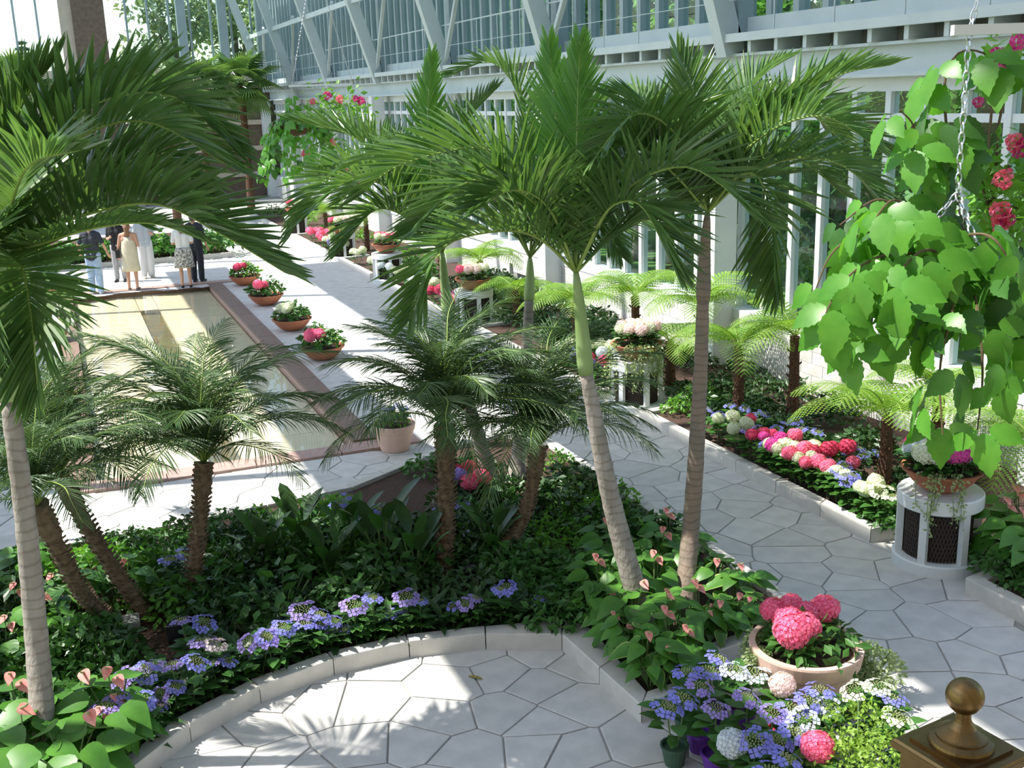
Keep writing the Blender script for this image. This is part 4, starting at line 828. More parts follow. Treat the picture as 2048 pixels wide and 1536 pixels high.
# bowls beside the pool
pool_b = [(4.02, 24.5, 'pink', 'beside the far half of the pool'), (3.98, 21.4, 'white', 'beside the pool filled with ferny leaves'), (3.95, 18.6, 'pink', 'beside the near half of the pool'), (4.05, 27.6, 'rose', 'by the far pool corner near the people')]
for x, y, c, w_ in pool_b:
    bowl((x, y, 0), 'terracotta bowl '+w_, 1.08); mnd((x+.03, y, .2), 'bright' if c != 'white' else 'mid', 'green foliage in the bowl '+w_, None, 1.3); mnd((x, y+.05, .18), 'mid', 'darker leafy filler in the bowl '+w_, None, 1.35); hyd((x-.13, y-.1, .19), 'mop', [c], 3, CN[c]+' hydrangea in the bowl '+w_, None, .26, .12, 1.1)
for x, y, c, w_ in [(-.55, 28.3, 'rose', 'at the far left pool corner'), (-.52, 25.4, 'white', 'left of the pool with white flowers'), (-.52, 22.6, 'blush', 'left of the pool with pink flowers'), (-.5, 17.2, 'rose', 'left of the near half of the pool')]:
    bowl((x, y, 0), 'terracotta bowl '+w_, 1.08); mnd((x, y, .2), 'bright', 'green foliage in the bowl '+w_, None, 1.4); hyd((x+.05, y-.1, .19), 'mop', [c], 2, CN[c]+' hydrangea in the bowl '+w_, None, .26, .12)
def big_pot(pos, r, h, label, m):
    root = thing('stone_pot', label, 'planter', pos); b = MB()
    b.lathe([(r*.62, 0), (r*.68, .02), (r*.84, h*.45), (r*.93, h*.72), (r*.95, h*.74), (r*.99, h*.77), (r*1.04, h*.97), (r*1.03, h), (r*.92, h), (r*.9, h*.9), (r*.85, h*.8), (.001, h*.8)], 44); ob('body', b.mesh('body', m, False), root); ob('soil', soil_mesh(r*.88, h*.84), root); return root
POT = fl(1612, 1290, .5); POT = Vector((POT.x, POT.y, 0)); big_pot(POT, .39, .52, 'big pale terracotta pot with bright pink hydrangea beside the path', M['paleterra'])
for dx, dy, n, hs, lb in [(-.13, -.04, 3, 1.25, 'bright pink mophead hydrangea with huge heads in the big pale pot'), (.14, .08, 2, .95, 'bright pink mophead hydrangea at the back of the big pale pot'), (-.05, .2, 2, .95, 'bright pink mophead hydrangea at the rear rim of the big pale pot')]: hyd((POT.x+dx, POT.y+dy, .44), 'mop', ['pink'], n, lb, None, .24, .09, hs)
for an, lb in ((.4, 'right'), (2.6, 'left')): trail('trailing_ivy', 'pale leafed trailing plant over the %s rim of the big pale pot' % ('path side' if lb == 'right' else 'bed side'), 'ivy', (POT.x, POT.y, .46), .38, (an-.5, an, an+.4) if lb == 'right' else (an-.2, an+.2), .42 if lb == 'right' else .15, 70, M['pale'], .035)
big_pot((3.62, 13.05, 0), .27, .36, 'plain pale pot on the paving by the near pool corner', M['paleterra']); mnd((3.62, 13.05, .3), 'bright', 'green plant in the plain pale pot by the pool corner', None, .9); hyd((3.62, 12.98, .29), 'lace', ['blue'], 2, 'blue hydrangea in the plain pale pot by the pool corner', None, .28)
mnd((POT.x+.03, POT.y-.03, .4), 'mid', 'dark leafy filler under the pink heads in the big pale pot', None, 1.3)
for x, y, z, sc in ((1738, 1300, .38, 1.35), (1725, 1345, .3, 1.2)):
    p = fl(x, y, z); q = mnd((p.x, p.y, .13), 'pale', 'pale small leaved shrub on the path side of the big pale pot', 'pale shrubs beside the big pot', sc); k = 1/q.matrix_basis.to_scale()[0]; PALEQ = globals().setdefault('PALEQ', []); PALEQ.append((q, k))
# potted hydrangeas crowded round the big pot
pt = MB(); pt.lathe([(.065, 0), (.09, .13), (.098, .135), (.098, .15), (.085, .15), (.08, .12), (.001, .12)], 20); PMS = [pt.mesh('pot', mat('purple_pot', (.13, .03, .3), .4)), pt.mesh('pot', mat('green_pot', (.04, .09, .05), .5)), pt.mesh('pot', mat('red_pot', (.4, .04, .06), .5))]
for q, k in PALEQ: ob('pot', PMS[1], q, S(k) @ T(0, 0, -.13))
near = [(1430, 1322, 'lace', 'blue'), (1375, 1345, 'lace', 'blue'), (1400, 1372, 'lace', 'violet'), (1350, 1398, 'lace', 'blue'), (1432, 1412, 'lace', 'violet'), (1545, 1422, 'lace', 'violet'), (1602, 1402, 'lace', 'blue'), (1640, 1380, 'lace', 'blue'), (1655, 1400, 'lace', 'pale'), (1570, 1465, 'lace', 'blue'), (1465, 1472, 'mop', 'pale'), (1635, 1482, 'mop', 'pink'), (1560, 1522, 'lace', 'blue'), (1605, 1440, 'lace', 'pale'), (1565, 1368, 'mop', 'blush'), (1735, 1370, 'lace', 'white'), (1785, 1378, 'lace', 'blue'), (1800, 1422, 'lace', 'white'), (1490, 1330, 'lace', 'pale'), (1495, 1395, 'lace', 'violet'), (1510, 1480, 'lace', 'blue')]
for i, (x, y, kd, c) in enumerate(near):
    z = .46; p = fl(x, y, z+.03); d = Vector((p.x-POT.x, p.y-POT.y))
    if d.length < .52: d = d.normalized()*.53 if d.length > .05 else Vector((-.4, -.4)); p = Vector((POT.x+d.x, POT.y+d.y, 0))
    o = hyd((p.x, p.y, .11), kd, [c], 1+(i % 3 == 0), {'mop': 'potted %s mophead hydrangea', 'lace': 'potted %s lacecap hydrangea'}[kd] % CN[c]+' on the paving round the big pale pot', 'potted %s %s hydrangeas round the big pot' % (CN[c], kd), .33, .09, 1.0)
    ob('pot', PMS[i % 2] if kd == 'lace' else PMS[2], o, T(0, 0, -.11))
for x, y, z, sc in [(1722, 1420, .55, 1.5), (1690, 1490, .5, 1.4), (1750, 1500, .45, 1.4)]:
    p = fl(x, y, z); q = mnd((p.x, p.y, .14), 'lime', 'fine leaved lime green shrub in front of the big pale pot', 'lime shrubs in front of the big pot', sc); k = 1/q.matrix_basis.to_scale()[0]
    ob('pot', PMS[1], q, S(k) @ T(0, 0, -.14))

# ---- hanging vine baskets
def chain(bm, a, b_, r=.014, step=.034):
    a, b_ = Vector(a), Vector(b_); n = max(1, int((b_-a).length/step)); d = (b_-a).normalized(); s1 = d.cross(Vector((.3, .9, .1))).normalized(); s2 = d.cross(s1)
    for k in range(n):
        c = a.lerp(b_, (k+.5)/n); s_ = s1 if k % 2 else s2
        bm.tube([c+d*(r*1.6*math.cos(t))+s_*(r*.75*math.sin(t)) for t in [6.283*j/8 for j in range(9)]], r*.24, 4, cap=False)
def tri_leaf(nm, m, l):
    b = MB()
    for an, sc, off in ((0, 1.0, .02), (1.15, .8, 0), (-1.15, .8, 0)):
        o = MB(); leaf_outline(o, [(x*l*sc+.02, h*l*sc) for x, h in SERR], .12, .3); mx = RZ(an) @ RY(.15); b.add([mx @ Vector(v) for v in o.v], o.f)
    return b.mesh(nm, m, True)
VL = [tri_leaf('leaf', M['vine'], .125), tri_leaf('leaf', M['vine'], .14), tri_leaf('leaf', M['vined'], .13)]
def vine_basket(ctr, vines, label, r=.24, leaf_sc=1.0, step=.085, top=2.2, seed=3, barlen=1.2, bardir=Vector((1, 0, 0)), barz=.72):
    rg = random.Random(seed); ctr = Vector(ctr); root = thing('hanging_basket', label, 'hanging basket', ctr)
    b = MB(); b.lathe([(.02, -.2), (r*.6, -.16), (r*.92, -.05), (r, 0), (r*1.03, .02), (r*.95, .02), (r*.5, -.02), (.001, -.02)], 26); ob('basket', b.mesh('basket', M['fernt']), root)
    b = MB(); hub = Vector((0, 0, barz*.3)); chain(b, hub, (0, 0, barz))
    for k in range(3): a = 2.1*k+.4; chain(b, (r*math.cos(a), r*math.sin(a), .02), hub)
    ob('chain', b.mesh('chain', M['chain']), root)
    b = MB(); b.bar(Vector((0, 0, barz))-bardir*.06, Vector((0, 0, barz))+bardir*barlen, .035, .035); ob('hanging_bar', b.mesh('hanging_bar', M['white']), root, label='white horizontal hanging bar')
    b = MB(); chain(b, (0, 0, barz), (bardir*.5*barlen).to_tuple()[:2]+(barz+top,)); chain(b, (bardir*barlen)+Vector((0, 0, barz)), (bardir*.5*barlen).to_tuple()[:2]+(barz+top,)); ob('chain', b.mesh('chain', M['chain']), root)
    s_ = MB()
    for pts in vines:
        cu, ln = resample(cat([Vector(p)-ctr for p in pts], 8), 30); s_.tube(cu, [.007*(1-.6*i/29) for i in range(30)], 5); n = int(ln/(step*leaf_sc))
        for k in range(n):
            t = (k+.6)/n*29; i = min(28, int(t)); p = cu[i].lerp(cu[i+1], t-i); h = Vector((rg.uniform(-1, 1), rg.uniform(-1, 1), 0))-FWD*.5; h.z = 0; h.normalize()
            out_ = (h*rg.uniform(.5, 1)+Vector((0, 0, -rg.uniform(.5, 1.3)))).normalized(); nr = (h*1.0+Vector((-.5, 0, .7))+Vector((rg.uniform(-.4, .4), rg.uniform(-.4, .4), rg.uniform(-.3, .3))))
            ob('leaf', VL[rg.choice((0, 0, 1, 2))], root, aim(p+h*.05*leaf_sc, out_, nr, leaf_sc*rg.uniform(.8, 1.15)))
    ob('vine_stems', s_.mesh('vine_stems', M['brownstem']), root); return root
def vp(D, lst): return [fd(x, y, D+dz) for x, y, dz in lst]
D0 = 4.0; BC = fd(1905, 520, D0)
near_v = [[(1900, 500, 0), (1770, 460, -.05), (1670, 500, -.1), (1620, 610, -.1)], [(1880, 510, -.1), (1770, 510, -.2), (1690, 560, -.25), (1640, 650, -.25)], [(1890, 520, 0), (1780, 560, -.15), (1720, 640, -.2), (1695, 700, -.2)], [(1900, 540, -.1), (1830, 590, -.25), (1780, 680, -.3)], [(1920, 540, -.1), (1900, 640, -.3), (1880, 740, -.35), (1885, 870, -.35)], [(1940, 540, -.1), (1960, 660, -.3), (1965, 760, -.3), (1955, 860, -.3)], [(1950, 520, 0), (2020, 590, -.2), (2045, 720, -.2)],
 [(1890, 480, .1), (1850, 380, .1), (1830, 260, .05), (1800, 220, 0)], [(1890, 440, .1), (1895, 300, .05), (1890, 160, .05), (1930, 100, 0), (2010, 130, 0), (2060, 190, 0)], [(1900, 480, .1), (1810, 420, .1), (1750, 400, .1), (1680, 450, .1)], [(1900, 500, .2), (1820, 480, .3), (1720, 520, .3), (1680, 590, .3)], [(1930, 500, -.1), (1940, 470, -.2), (1990, 480, -.3), (2040, 560, -.3)], [(1900, 520, -.1), (1860, 500, -.25), (1820, 520, -.3), (1760, 600, -.3)], [(1920, 540, .1), (1990, 640, .1), (2060, 700, .1)], [(1900, 520, 0), (1860, 450, -.15), (1790, 400, -.2), (1740, 450, -.25)]]
vine_basket(BC, [vp(D0, v) for v in near_v], 'hanging basket trailing large three part vine leaves near the white bar', bardir=Vector((.92, -.38, 0)), barlen=.9, r=.16, leaf_sc=1.18, step=.056, barz=fd(1905, 66, D0).z-BC.z, seed=3)
DF = 20; BF = fd(590, 250, DF)
far_v = [vp(DF, [(590, 250, 0), (590+dx, 240, dz), (590+dx*1.7, 290, dz*1.5), (590+dx*1.9, 340+dl, dz*1.5)]) for dx, dz, dl in ((-35, 0, 20), (-25, -.3, 0), (-8, -.4, 15), (15, -.4, -20), (35, -.2, -10), (40, .1, 0), (-30, .3, 0), (0, .4, 0))]+[vp(DF, [(590, 250, 0), (580, 220, 0), (578, 190, 0)]), vp(DF, [(590, 250, -.1), (570, 225, -.2), (550, 260, -.3), (530, 320, -.3)])]
vine_basket(BF, far_v, 'hanging basket with cascading vine in front of the far gallery', r=.4, leaf_sc=1.35, step=.06, bardir=Vector((.95, -.3, 0)), barlen=1.1, barz=fd(590, 172, DF).z-BF.z, seed=9)
# bougainvillea: small bright leaves with pink bract clusters
bb = MB(); rg = random.Random(5)
for k in range(9): a = k*2.4; z = -.9+.2*k; floret(bb, Vector((.022*math.cos(a), .022*math.sin(a), .012*math.sin(k*1.7))), Vector((math.cos(a), math.sin(a), z)), .026, rg)
BRM = {c: None for c in ('pink', 'magenta')}
for c in BRM: BRM[c] = bb.mesh('bract_cluster', F[c])
def bougain(D, leaves, flowers, label, sc=1.0, spread=(60, 40)):
    p0 = fd(*leaves[0][:2], D); root = thing('bougainvillea', label, 'bougainvillea', p0); b = MB(); s_ = MB(); rg = random.Random(int(D*7)); k_ = FPX/D
    for x, y, n, rad in leaves:
        c = fd(x, y, D)-p0; s_.tube([Vector((0, 0, -.1)), c*.5+Vector((0, .03, 0)), c], .006, 4)
        def pos(g):
            v = Vector((g.gauss(0, 1), g.gauss(0, 1), g.gauss(0, .8))); return c+v*rad*.5, v.normalized()
        scatter_leaves(b, rg, n, pos, .055*sc)
    ob('stems', s_.mesh('stems', M['brownstem']), root); ob('foliage', b.mesh('foliage', M['bright']), root, kind='stuff')
    for x, y, c, q in flowers: ob('bract_cluster', BRM[c], root, frame(fd(x, y, D-.14*sc)-p0, Vector((-.5, -.7, .6)), R.uniform(0, 6), q*sc))
bougain(4.3, [(1990, 400, 170, .14), (2020, 330, 150, .13), (1960, 340, 60, .08), (2050, 420, 150, .14), (2000, 460, 120, .13), (2040, 560, 90, .12), (1990, 150, 50, .1), (2030, 90, 50, .08)], [(2030, 285, 'pink', 1), (2045, 300, 'magenta', 1), (2005, 360, 'pink', 1.1), (2002, 425, 'pink', 1.2), (2000, 450, 'pink', 1), (2015, 440, 'magenta', .9), (1950, 305, 'pink', .8), (1990, 110, 'magenta', .8), (2035, 85, 'magenta', .9), (2010, 125, 'magenta', .7), (1955, 205, 'magenta', .6), (2035, 130, 'magenta', .7)], 'bougainvillea with pink bracts beside the large leaved vine')
bougain(20.3, [(640, 215, 160, .45), (690, 210, 120, .4), (720, 240, 60, .3), (660, 290, 120, .4), (690, 330, 90, .35)], [(655, 192, 'magenta', 1), (680, 198, 'pink', .9), (722, 202, 'magenta', 1), (712, 198, 'magenta', .8), (612, 308, 'pink', 1), (665, 286, 'pink', .8), (695, 345, 'pink', .9), (728, 343, 'pink', .9), (718, 368, 'pink', .8), (625, 203, 'pink', .7)], 'bougainvillea with magenta bracts behind the palm fronds', 2.3)

# ---- brass newel post
NB = fd(1930, 1392, 2.4); root = thing('newel_post', 'aged brass newel post with ball finial', 'newel post', (NB.x, NB.y, 0)); r = .041; z0 = NB.z
b = MB(); b.ball((0, 0, z0), r, 32); ob('ball_finial', b.mesh('ball_finial', M['brass'], True), root)
b = MB(); b.lathe([(.016, z0-r*.93), (.017, z0-r-.012), (.019, z0-r-.02), (.03, z0-r-.034), (.052, z0-r-.05), (.056, z0-r-.052), (.056, z0-r-.058), (.068, z0-r-.064), (.07, z0-r-.07), (.07, z0-r-.076)], 40); ob('neck', b.mesh('neck', M['brass'], False), root)
zt = z0-r-.076; b = MB()
for h0, h1, a0, a1 in ((0, .008, .076, .076), (.008, .014, .098, .102), (.014, .03, .104, .104), (.03, .038, .1, .09), (.038, .16, .088, .088), (.16, .17, .1, .1)):
    b.add([(sx*a, sy*a, zt-h) for h, a in ((h0, a0), (h1, a1)) for sx, sy in ((-1, -1), (1, -1), (1, 1), (-1, 1))], [(3, 2, 1, 0)[::-1], (4, 5, 6, 7)[::-1], (0, 4, 5, 1), (1, 5, 6, 2), (2, 6, 7, 3), (3, 7, 4, 0)])
ob('cap', b.mesh('cap', M['brass']), root, RZ(.12)); b = MB(); b.box(-.078, .078, -.078, .078, -.012, zt-.16); ob('post', b.mesh('post', M['brass']), root, RZ(.12))
# ---- small spot lamps among the plants
for x, y, lb in [(262, 1245, 'small silver slatted spot lamp at the foot of the leaning date palm'), ]:
    p = fl(x, y, .15); root = thing('spot_lamp', lb, 'lamp', (p.x, p.y, SOIL)); b = MB(); b.box(-.07, .07, -.05, .05, .03, .12, Mx=RX(.5)); ob('housing', b.mesh('housing', M['white']), root)
    for k in range(4): b = MB(); b.box(-.065, .065, -.012, .008, .14, .146, Mx=RX(.5) @ T(0, -.035+.025*k, -.012)); ob('fin', b.mesh('fin', M['chain']), root)
    b = MB(); b.tube([(0, 0, -.05), (0, 0, .06)], .012, 6); ob('stake', b.mesh('stake', M['black']), root)
for x, y, lb in [(352, 1285, 'black canister spot lamp beside the clump of date palms'), (945, 1165, 'black canister spot lamp right of the middle date palm')]:
    p = fl(x, y, .15); root = thing('spot_lamp', lb, 'lamp', (p.x, p.y, SOIL)); b = MB(); b.lathe([(.05, .02), (.062, .06), (.068, .19), (.062, .2), (.055, .19), (.001, .17)], 20); ob('housing', b.mesh('housing', M['black']), root, RX(-.25)); b = MB(); b.tube([(0, 0, -.05), (0, 0, .05)], .012, 6); ob('stake', b.mesh('stake', M['black']), root)
fl_ = fl(965, 1358, .012); ob('fallen_leaf', leafmesh('fallen_leaf', LANCE, .16, mat('dry_leaf', (.3, .25, .05), .7), .3, .1), None, T(fl_.x, fl_.y, .012) @ RZ(2.2), None, 'dry yellow leaf fallen on the plaza paving', 'leaf')
# ================================================================== people by the far end of the pool
def capsule(bm, a, b_, ra, rb, n=10):
    a, b_ = Vector(a), Vector(b_); d = (b_-a); l = d.length; d = d/l if l > 1e-6 else Vector((0, 0, 1)); pts, rs = [], []
    for k in range(4): t = -math.pi/2+math.pi/2*k/4; pts.append(a+d*ra*math.sin(t)); rs.append(max(1e-4, ra*math.cos(t)))
    pts += [a, b_]; rs += [ra, rb]
    for k in range(1, 5): t = math.pi/2*k/4; pts.append(b_+d*rb*math.sin(t)); rs.append(max(1e-4, rb*math.cos(t)))
    s1 = d.cross(Vector((.2, .95, .25))).normalized(); s2 = d.cross(s1); vs = [p+(s1*math.cos(6.2832*j/n)+s2*math.sin(6.2832*j/n))*r for p, r in zip(pts, rs) for j in range(n)]; k = len(pts)
    bm.add(vs, [(i*n+j, i*n+(j+1) % n, (i+1)*n+(j+1) % n, (i+1)*n+j) for i in range(k-1) for j in range(n)]+[tuple(range(n-1, -1, -1)), tuple(range((k-1)*n, k*n))])
def remesh(bm, name, m, vox):
    me = bm.mesh(name+'_src', m); o = bpy.data.objects.new(name+'_src', me); C.objects.link(o); md = o.modifiers.new('r', 'REMESH'); md.mode = 'VOXEL'; md.voxel_size = vox; md.use_smooth_shade = True
    sm = o.modifiers.new('s', 'SMOOTH'); sm.factor = .5; sm.iterations = 2
    dg = bpy.context.evaluated_depsgraph_get(); dg.update(); r = bpy.data.meshes.new_from_object(o.evaluated_get(dg)); r.name = name; r.materials.clear(); r.materials.append(m)
    r.polygons.foreach_set('use_smooth', [True]*len(r.polygons)); bpy.data.objects.remove(o); bpy.data.meshes.remove(me); return r
SKIN = mat('skin', (.55, .32, .22), .55, spec=.3)
def cl(nm, c, c2=None, sc=30): return mat('cloth_'+nm, c, .85, col2=c2, nscale=sc)
def person(px, py, yaw, h, label, top, bottom, hair, shoe, arms, longhair=False, skirt=None, bag=None, bare_arms=False):
    p = fl(px, py, 0); root = thing('person', label, 'person', mx=T(p.x, p.y, 0) @ RZ(yaw) @ S(h/1.7)); b = MB(); V = Vector
    for sg in (-1, 1):
        st = .015*sg
        capsule(b, (.09*sg, 0, .9), (.095*sg, -.01, .5), .085, .058); capsule(b, (.095*sg, -.01, .5), (.1*sg, .02, .12), .055, .036); capsule(b, (.1*sg, .02, .1), (.1*sg, .0, .05), .04, .035); capsule(b, (.1*sg, .03, .035), (.115*sg, -.14, .028), .036, .028)
        el, wr_ = arms[0 if sg < 0 else 1]; el = V((el[0]*sg, el[1], el[2])); wr_ = V((wr_[0]*sg, wr_[1], wr_[2])); sh = V((.175*sg, 0, 1.4))
        capsule(b, sh, el, .05, .038); capsule(b, el, wr_, .038, .026); d = (wr_-el).normalized(); sx = d.cross(V((0, 1, 0))).normalized() if abs(d.y) < .9 else V((1, 0, 0)); k = wr_+d*.045; nn = d.cross(sx)
        capsule(b, wr_, k, .025, .03); capsule(b, k-sx*.014, k+sx*.014, .024, .024)
        for q, (off, ln) in enumerate(((-.026, .05), (-.009, .062), (.009, .058), (.025, .045))):
            f0 = k+d*.02+sx*off; f1 = f0+d*ln*.55+nn*.006; capsule(b, f0, f1, .0095, .009, 8); capsule(b, f1, f1+d*ln*.45+nn*.018, .009, .0075, 8)
        capsule(b, wr_+d*.02-sx*.022, wr_+d*.055-sx*.045+nn*.015, .011, .009, 8)
    for z0, z1, r0, r1, x in ((.9, 1.08, .12, .1, .05), (1.08, 1.3, .1, .12, .06), (1.3, 1.4, .115, .09, .08)):
        for sg in (-1, 1): capsule(b, (x*sg, .0, z0), (x*sg, 0, z1), r0*.92, r1*.92)
    capsule(b, (-.15, 0, 1.4), (.15, 0, 1.4), .062, .062); capsule(b, (0, .005, 1.4), (0, -.005, 1.52), .056, .05)
    b.ball((0, -.012, 1.6), .1, 16, 0, (.78, .95, 1.15)); capsule(b, (0, -.055, 1.545), (0, -.06, 1.535), .05, .045); capsule(b, (0, -.1, 1.61), (0, -.118, 1.585), .011, .016, 8)
    for sg in (-1, 1): capsule(b, (.078*sg, .005, 1.62), (.08*sg, .01, 1.58), .016, .012, 8); capsule(b, (.03*sg, -.088, 1.632), (.045*sg, -.08, 1.632), .014, .012, 8)
    capsule(b, (-.022, -.1, 1.545), (.022, -.1, 1.545), .011, .011, 8)
    ob('body', remesh(b, 'body', SKIN, .0105), root)
    e = MB()
    for sg in (-1, 1): e.ball((.034*sg, -.098, 1.613), .009, 8)
    ob('eyes', e.mesh('eyes', M['black'], True), root)
    e = MB(); e.ball((0, .015, 1.628), .108, 18, 0, (.84, .98, 1.05))
    e.v = [v for v in e.v]; hm_ = MB(); capsule(hm_, (0, .02, 1.64), (0, .03, 1.62), .088, .085, 14); capsule(hm_, (0, .06, 1.6), (0, .075, 1.42 if longhair else 1.56), .07, .055 if longhair else .05, 12)
    ob('hair', remesh(hm_, 'hair', mat('hair_%d' % int(hair[0]*100), hair, .6), .014), root)
    s_ = MB()
    for sg in (-1, 1): capsule(s_, (.1*sg, .035, .034), (.115*sg, -.15, .03), .043, .036)
    ob('shoes', remesh(s_, 'shoes', shoe, .012), root)
    if top:
        t_ = MB(); tm_, sl = top
        for z0, z1, r0, r1, x in ((.88, 1.08, .122, .108, .058), (1.08, 1.3, .108, .126, .066), (1.3, 1.4, .122, .1, .085)):
            for sg in (-1, 1): capsule(t_, (x*sg, 0, z0), (x*sg, 0, z1), r0, r1)
        capsule(t_, (-.155, 0, 1.4), (.155, 0, 1.4), .072, .072)
        for i, sg in enumerate((-1, 1)):
            el, wr_ = arms[i]; el = V((el[0]*sg, el[1], el[2])); sh = V((.175*sg, 0, 1.4))
            if sl > 0: capsule(t_, sh, sh.lerp(el, min(1, sl)), .064, .056)
        ob('top', remesh(t_, 'top', tm_, .014), root)
    if bottom:
        q_ = MB(); flare = bottom[1]
        for sg in (-1, 1): capsule(q_, (.085*sg, 0, .93), (.095*sg, -.01, .5), .108, .08*flare); capsule(q_, (.095*sg, -.01, .5), (.1*sg, .02, .1), .078*flare, .066*flare)
        capsule(q_, (-.06, 0, .96), (.06, 0, .96), .108, .108); ob('trousers', remesh(q_, 'trousers', bottom[0], .014), root)
    if skirt:
        sm_, z0, z1, r1 = skirt; q_ = MB(); n = 28; L_ = []
        for t in range(8):
            u = t/7; z = z0+(z1-z0)*u; r = (.175 if z0 < 1.2 else .15)+(r1-.16)*u+(.02*math.sin(math.pi*min(1, u*1.6)) if u < .6 else 0); L_.append((r, z))
        ins = [(r-.012, z) for r, z in L_[::-1]]; q_.lathe(L_+ins, n, sy=.74); ob('skirt' if z0 < 1.2 else 'dress', q_.mesh('skirt', sm_, True), root)
    if bag:
        q_ = MB(); x, y, z = bag; q_.box(x-.05, x+.05, y-.11, y+.11, z-.1, z+.1); ob('handbag', q_.mesh('handbag', M['black']), root); q_ = MB(); q_.tube([(x, y, z+.1), (.14, 0, 1.46), (.05, .1, 1.4)], .008, 5); ob('bag_strap', q_.mesh('bag_strap', M['black']), root)
hang = ((.25, .02, 1.12), (.27, -.06, .88)); bent = ((.24, .05, 1.14), (.16, -.2, 1.1)); out_a = ((.3, .03, 1.16), (.33, -.1, .93)); fold = ((.23, .02, 1.13), (.1, -.2, 1.2))
person(195, 588, 2.7, 1.76, 'person in dark polo shirt and blue jeans standing at the pool end', (cl('navy', (.035, .04, .055)), .75), (cl('jeans', (.3, .42, .6), (.42, .55, .72), 8), 1.15), (.2, .15, .1), M['white'], (out_a, out_a))
person(268, 581, 2.9, 1.66, 'person in cream sleeveless dress with black shoulder bag', None, None, (.25, .13, .07), M['bark'], (bent, hang), True, (cl('cream', (.68, .62, .48), (.6, .55, .42), 6), 1.36, .5, .24), (.27, .0, .95))
person(243, 563, -.3, 1.68, 'person in black top and grey trousers with raised forearm', (cl('black', (.02, .02, .022)), .7), (cl('grey', (.3, .3, .3), (.4, .4, .4), 20), 1.0), (.12, .08, .05), M['black'], (fold, hang), True)
person(297, 556, .2, 1.72, 'person in pale grey shirt and loose white trousers', (cl('pale', (.5, .55, .6)), .8), (cl('white', (.75, .75, .72)), 1.35), (.3, .28, .26), M['tanstone'], (hang, fold))
person(374, 575, 3.05, 1.67, 'person in white top and black and white patterned skirt', (cl('whitetop', (.72, .72, .72)), .8), None, (.2, .12, .06), M['black'], (bent, bent), True, (cl('pattern', (.03, .03, .03), (.7, .68, .62), 28), 1.02, .52, .24))
person(398, 564, 2.6, 1.74, 'person in dark jacket and dark trousers beside the patterned skirt', (cl('dark', (.025, .03, .035)), 1.0), (cl('darkt', (.02, .025, .035)), 1.05), (.1, .08, .06), M['black'], (hang, hang))

# ================================================================== fan palms at the far end
fm = MB()
for k in range(26):
    a = -1.9+3.8*k/25; l = .62*(1-.12*abs(a)); d = Vector((math.cos(a), math.sin(a), 0)); s_ = Vector((-math.sin(a), math.cos(a), 0)); r0 = .55
    fm.add([Vector((r0, 0, 0)), Vector((r0, 0, 0))+d*l*.5+s_*.026+Vector((0, 0, -.03)), Vector((r0, 0, 0))+d*l+Vector((0, 0, -.22)), Vector((r0, 0, 0))+d*l*.5-s_*.026+Vector((0, 0, -.0))], [(0, 1, 2, 3)])
fm.tube([(0, 0, 0), (.3, 0, .04), (.55, 0, 0)], .01, 4); FAN = fm.mesh('fan_leaf', M['palm'])
def fan_palm(x, y, h, label, n=30, sc=1.0):
    root = thing('fan_palm', label, 'palm tree', (x, y, 0)); b = MB(); b.tube([(0, 0, -.012), (.05, 0, h*.5), (0, 0, h)], [.17, .13, .15], 12); ob('trunk', b.mesh('trunk', M['fernt']), root)
    for k in range(n): ob('fan_leaf', FAN, root, T(0, 0, h) @ RZ(k*2.4) @ RY(-1.2+2.0*k/n+R.uniform(-.15, .15)) @ S(sc*R.uniform(.9, 1.15)))
for x, y, Y, lb in [(395, 175, 45, 'fan palm with bushy crown in front of the end wall'), (480, 165, 47, 'fan palm nearest the glass wall at the end of the hall'), (30, 175, 44, 'fan palm in front of the stone window sill'), (330, 210, 43, 'fan palm beside the arched doorway')]:
    c = fY(x, y, Y); fan_palm(c.x, Y, c.z-.1, lb, 34, 1.5)

# ================================================================== trees outside the glass
def crown_mesh(seed, m, n, size, rx, rz):
    rg = random.Random(seed); b = MB(); blobs = [(Vector((rg.gauss(0, rx*.42), rg.gauss(0, rx*.42), rg.uniform(-rz*.75, rz*.75))), rg.uniform(.28, .45)*rx) for _ in range(16)]
    def pos(g):
        c, r = g.choice(blobs); v = Vector((g.gauss(0, 1), g.gauss(0, 1), g.gauss(0, 1))).normalized(); return c+v*r*g.uniform(.75, 1.02), v
    scatter_leaves(b, rg, n, pos, size); return b.mesh('crown', m)
CR_ = [crown_mesh(1, M['tree1'], 4200, .34, 2.6, 3.6), crown_mesh(2, M['tree2'], 4200, .34, 2.6, 3.8), crown_mesh(3, M['tree1'], 4200, .3, 2.4, 3.4), crown_mesh(4, M['tree3'], 2600, .34, 2.6, 4.0)]
def tree(x, y, zc, k, sc, label, group, h=None):
    root = thing('broadleaf_tree', label, 'tree', (x, y, -.3), group); b = MB(); b.tube([(0, 0, -.05), (.1, .05, zc*.5), (0, 0, zc+.3)], [.24*sc, .17*sc, .08*sc], 9)
    for q in range(5): a = q*1.3; b.tube([(0, 0, zc*.6), (.9*sc*math.cos(a), .9*sc*math.sin(a), zc), (1.5*sc*math.cos(a), 1.5*sc*math.sin(a), zc+1.2*sc)], [.08*sc, .05*sc, .02*sc], 6)
    ob('trunk', b.mesh('trunk', M['bark']), root); ob('crown', CR_[k], root, T(0, 0, zc+.3) @ RZ(R.uniform(0, 6)) @ S(sc))
tl = {0: 'leafy mid green tree outside the glass side wall', 1: 'dark green tree outside the glass side wall', 2: 'bright green tree outside the glass side wall'}
y = 6.5; i = 0
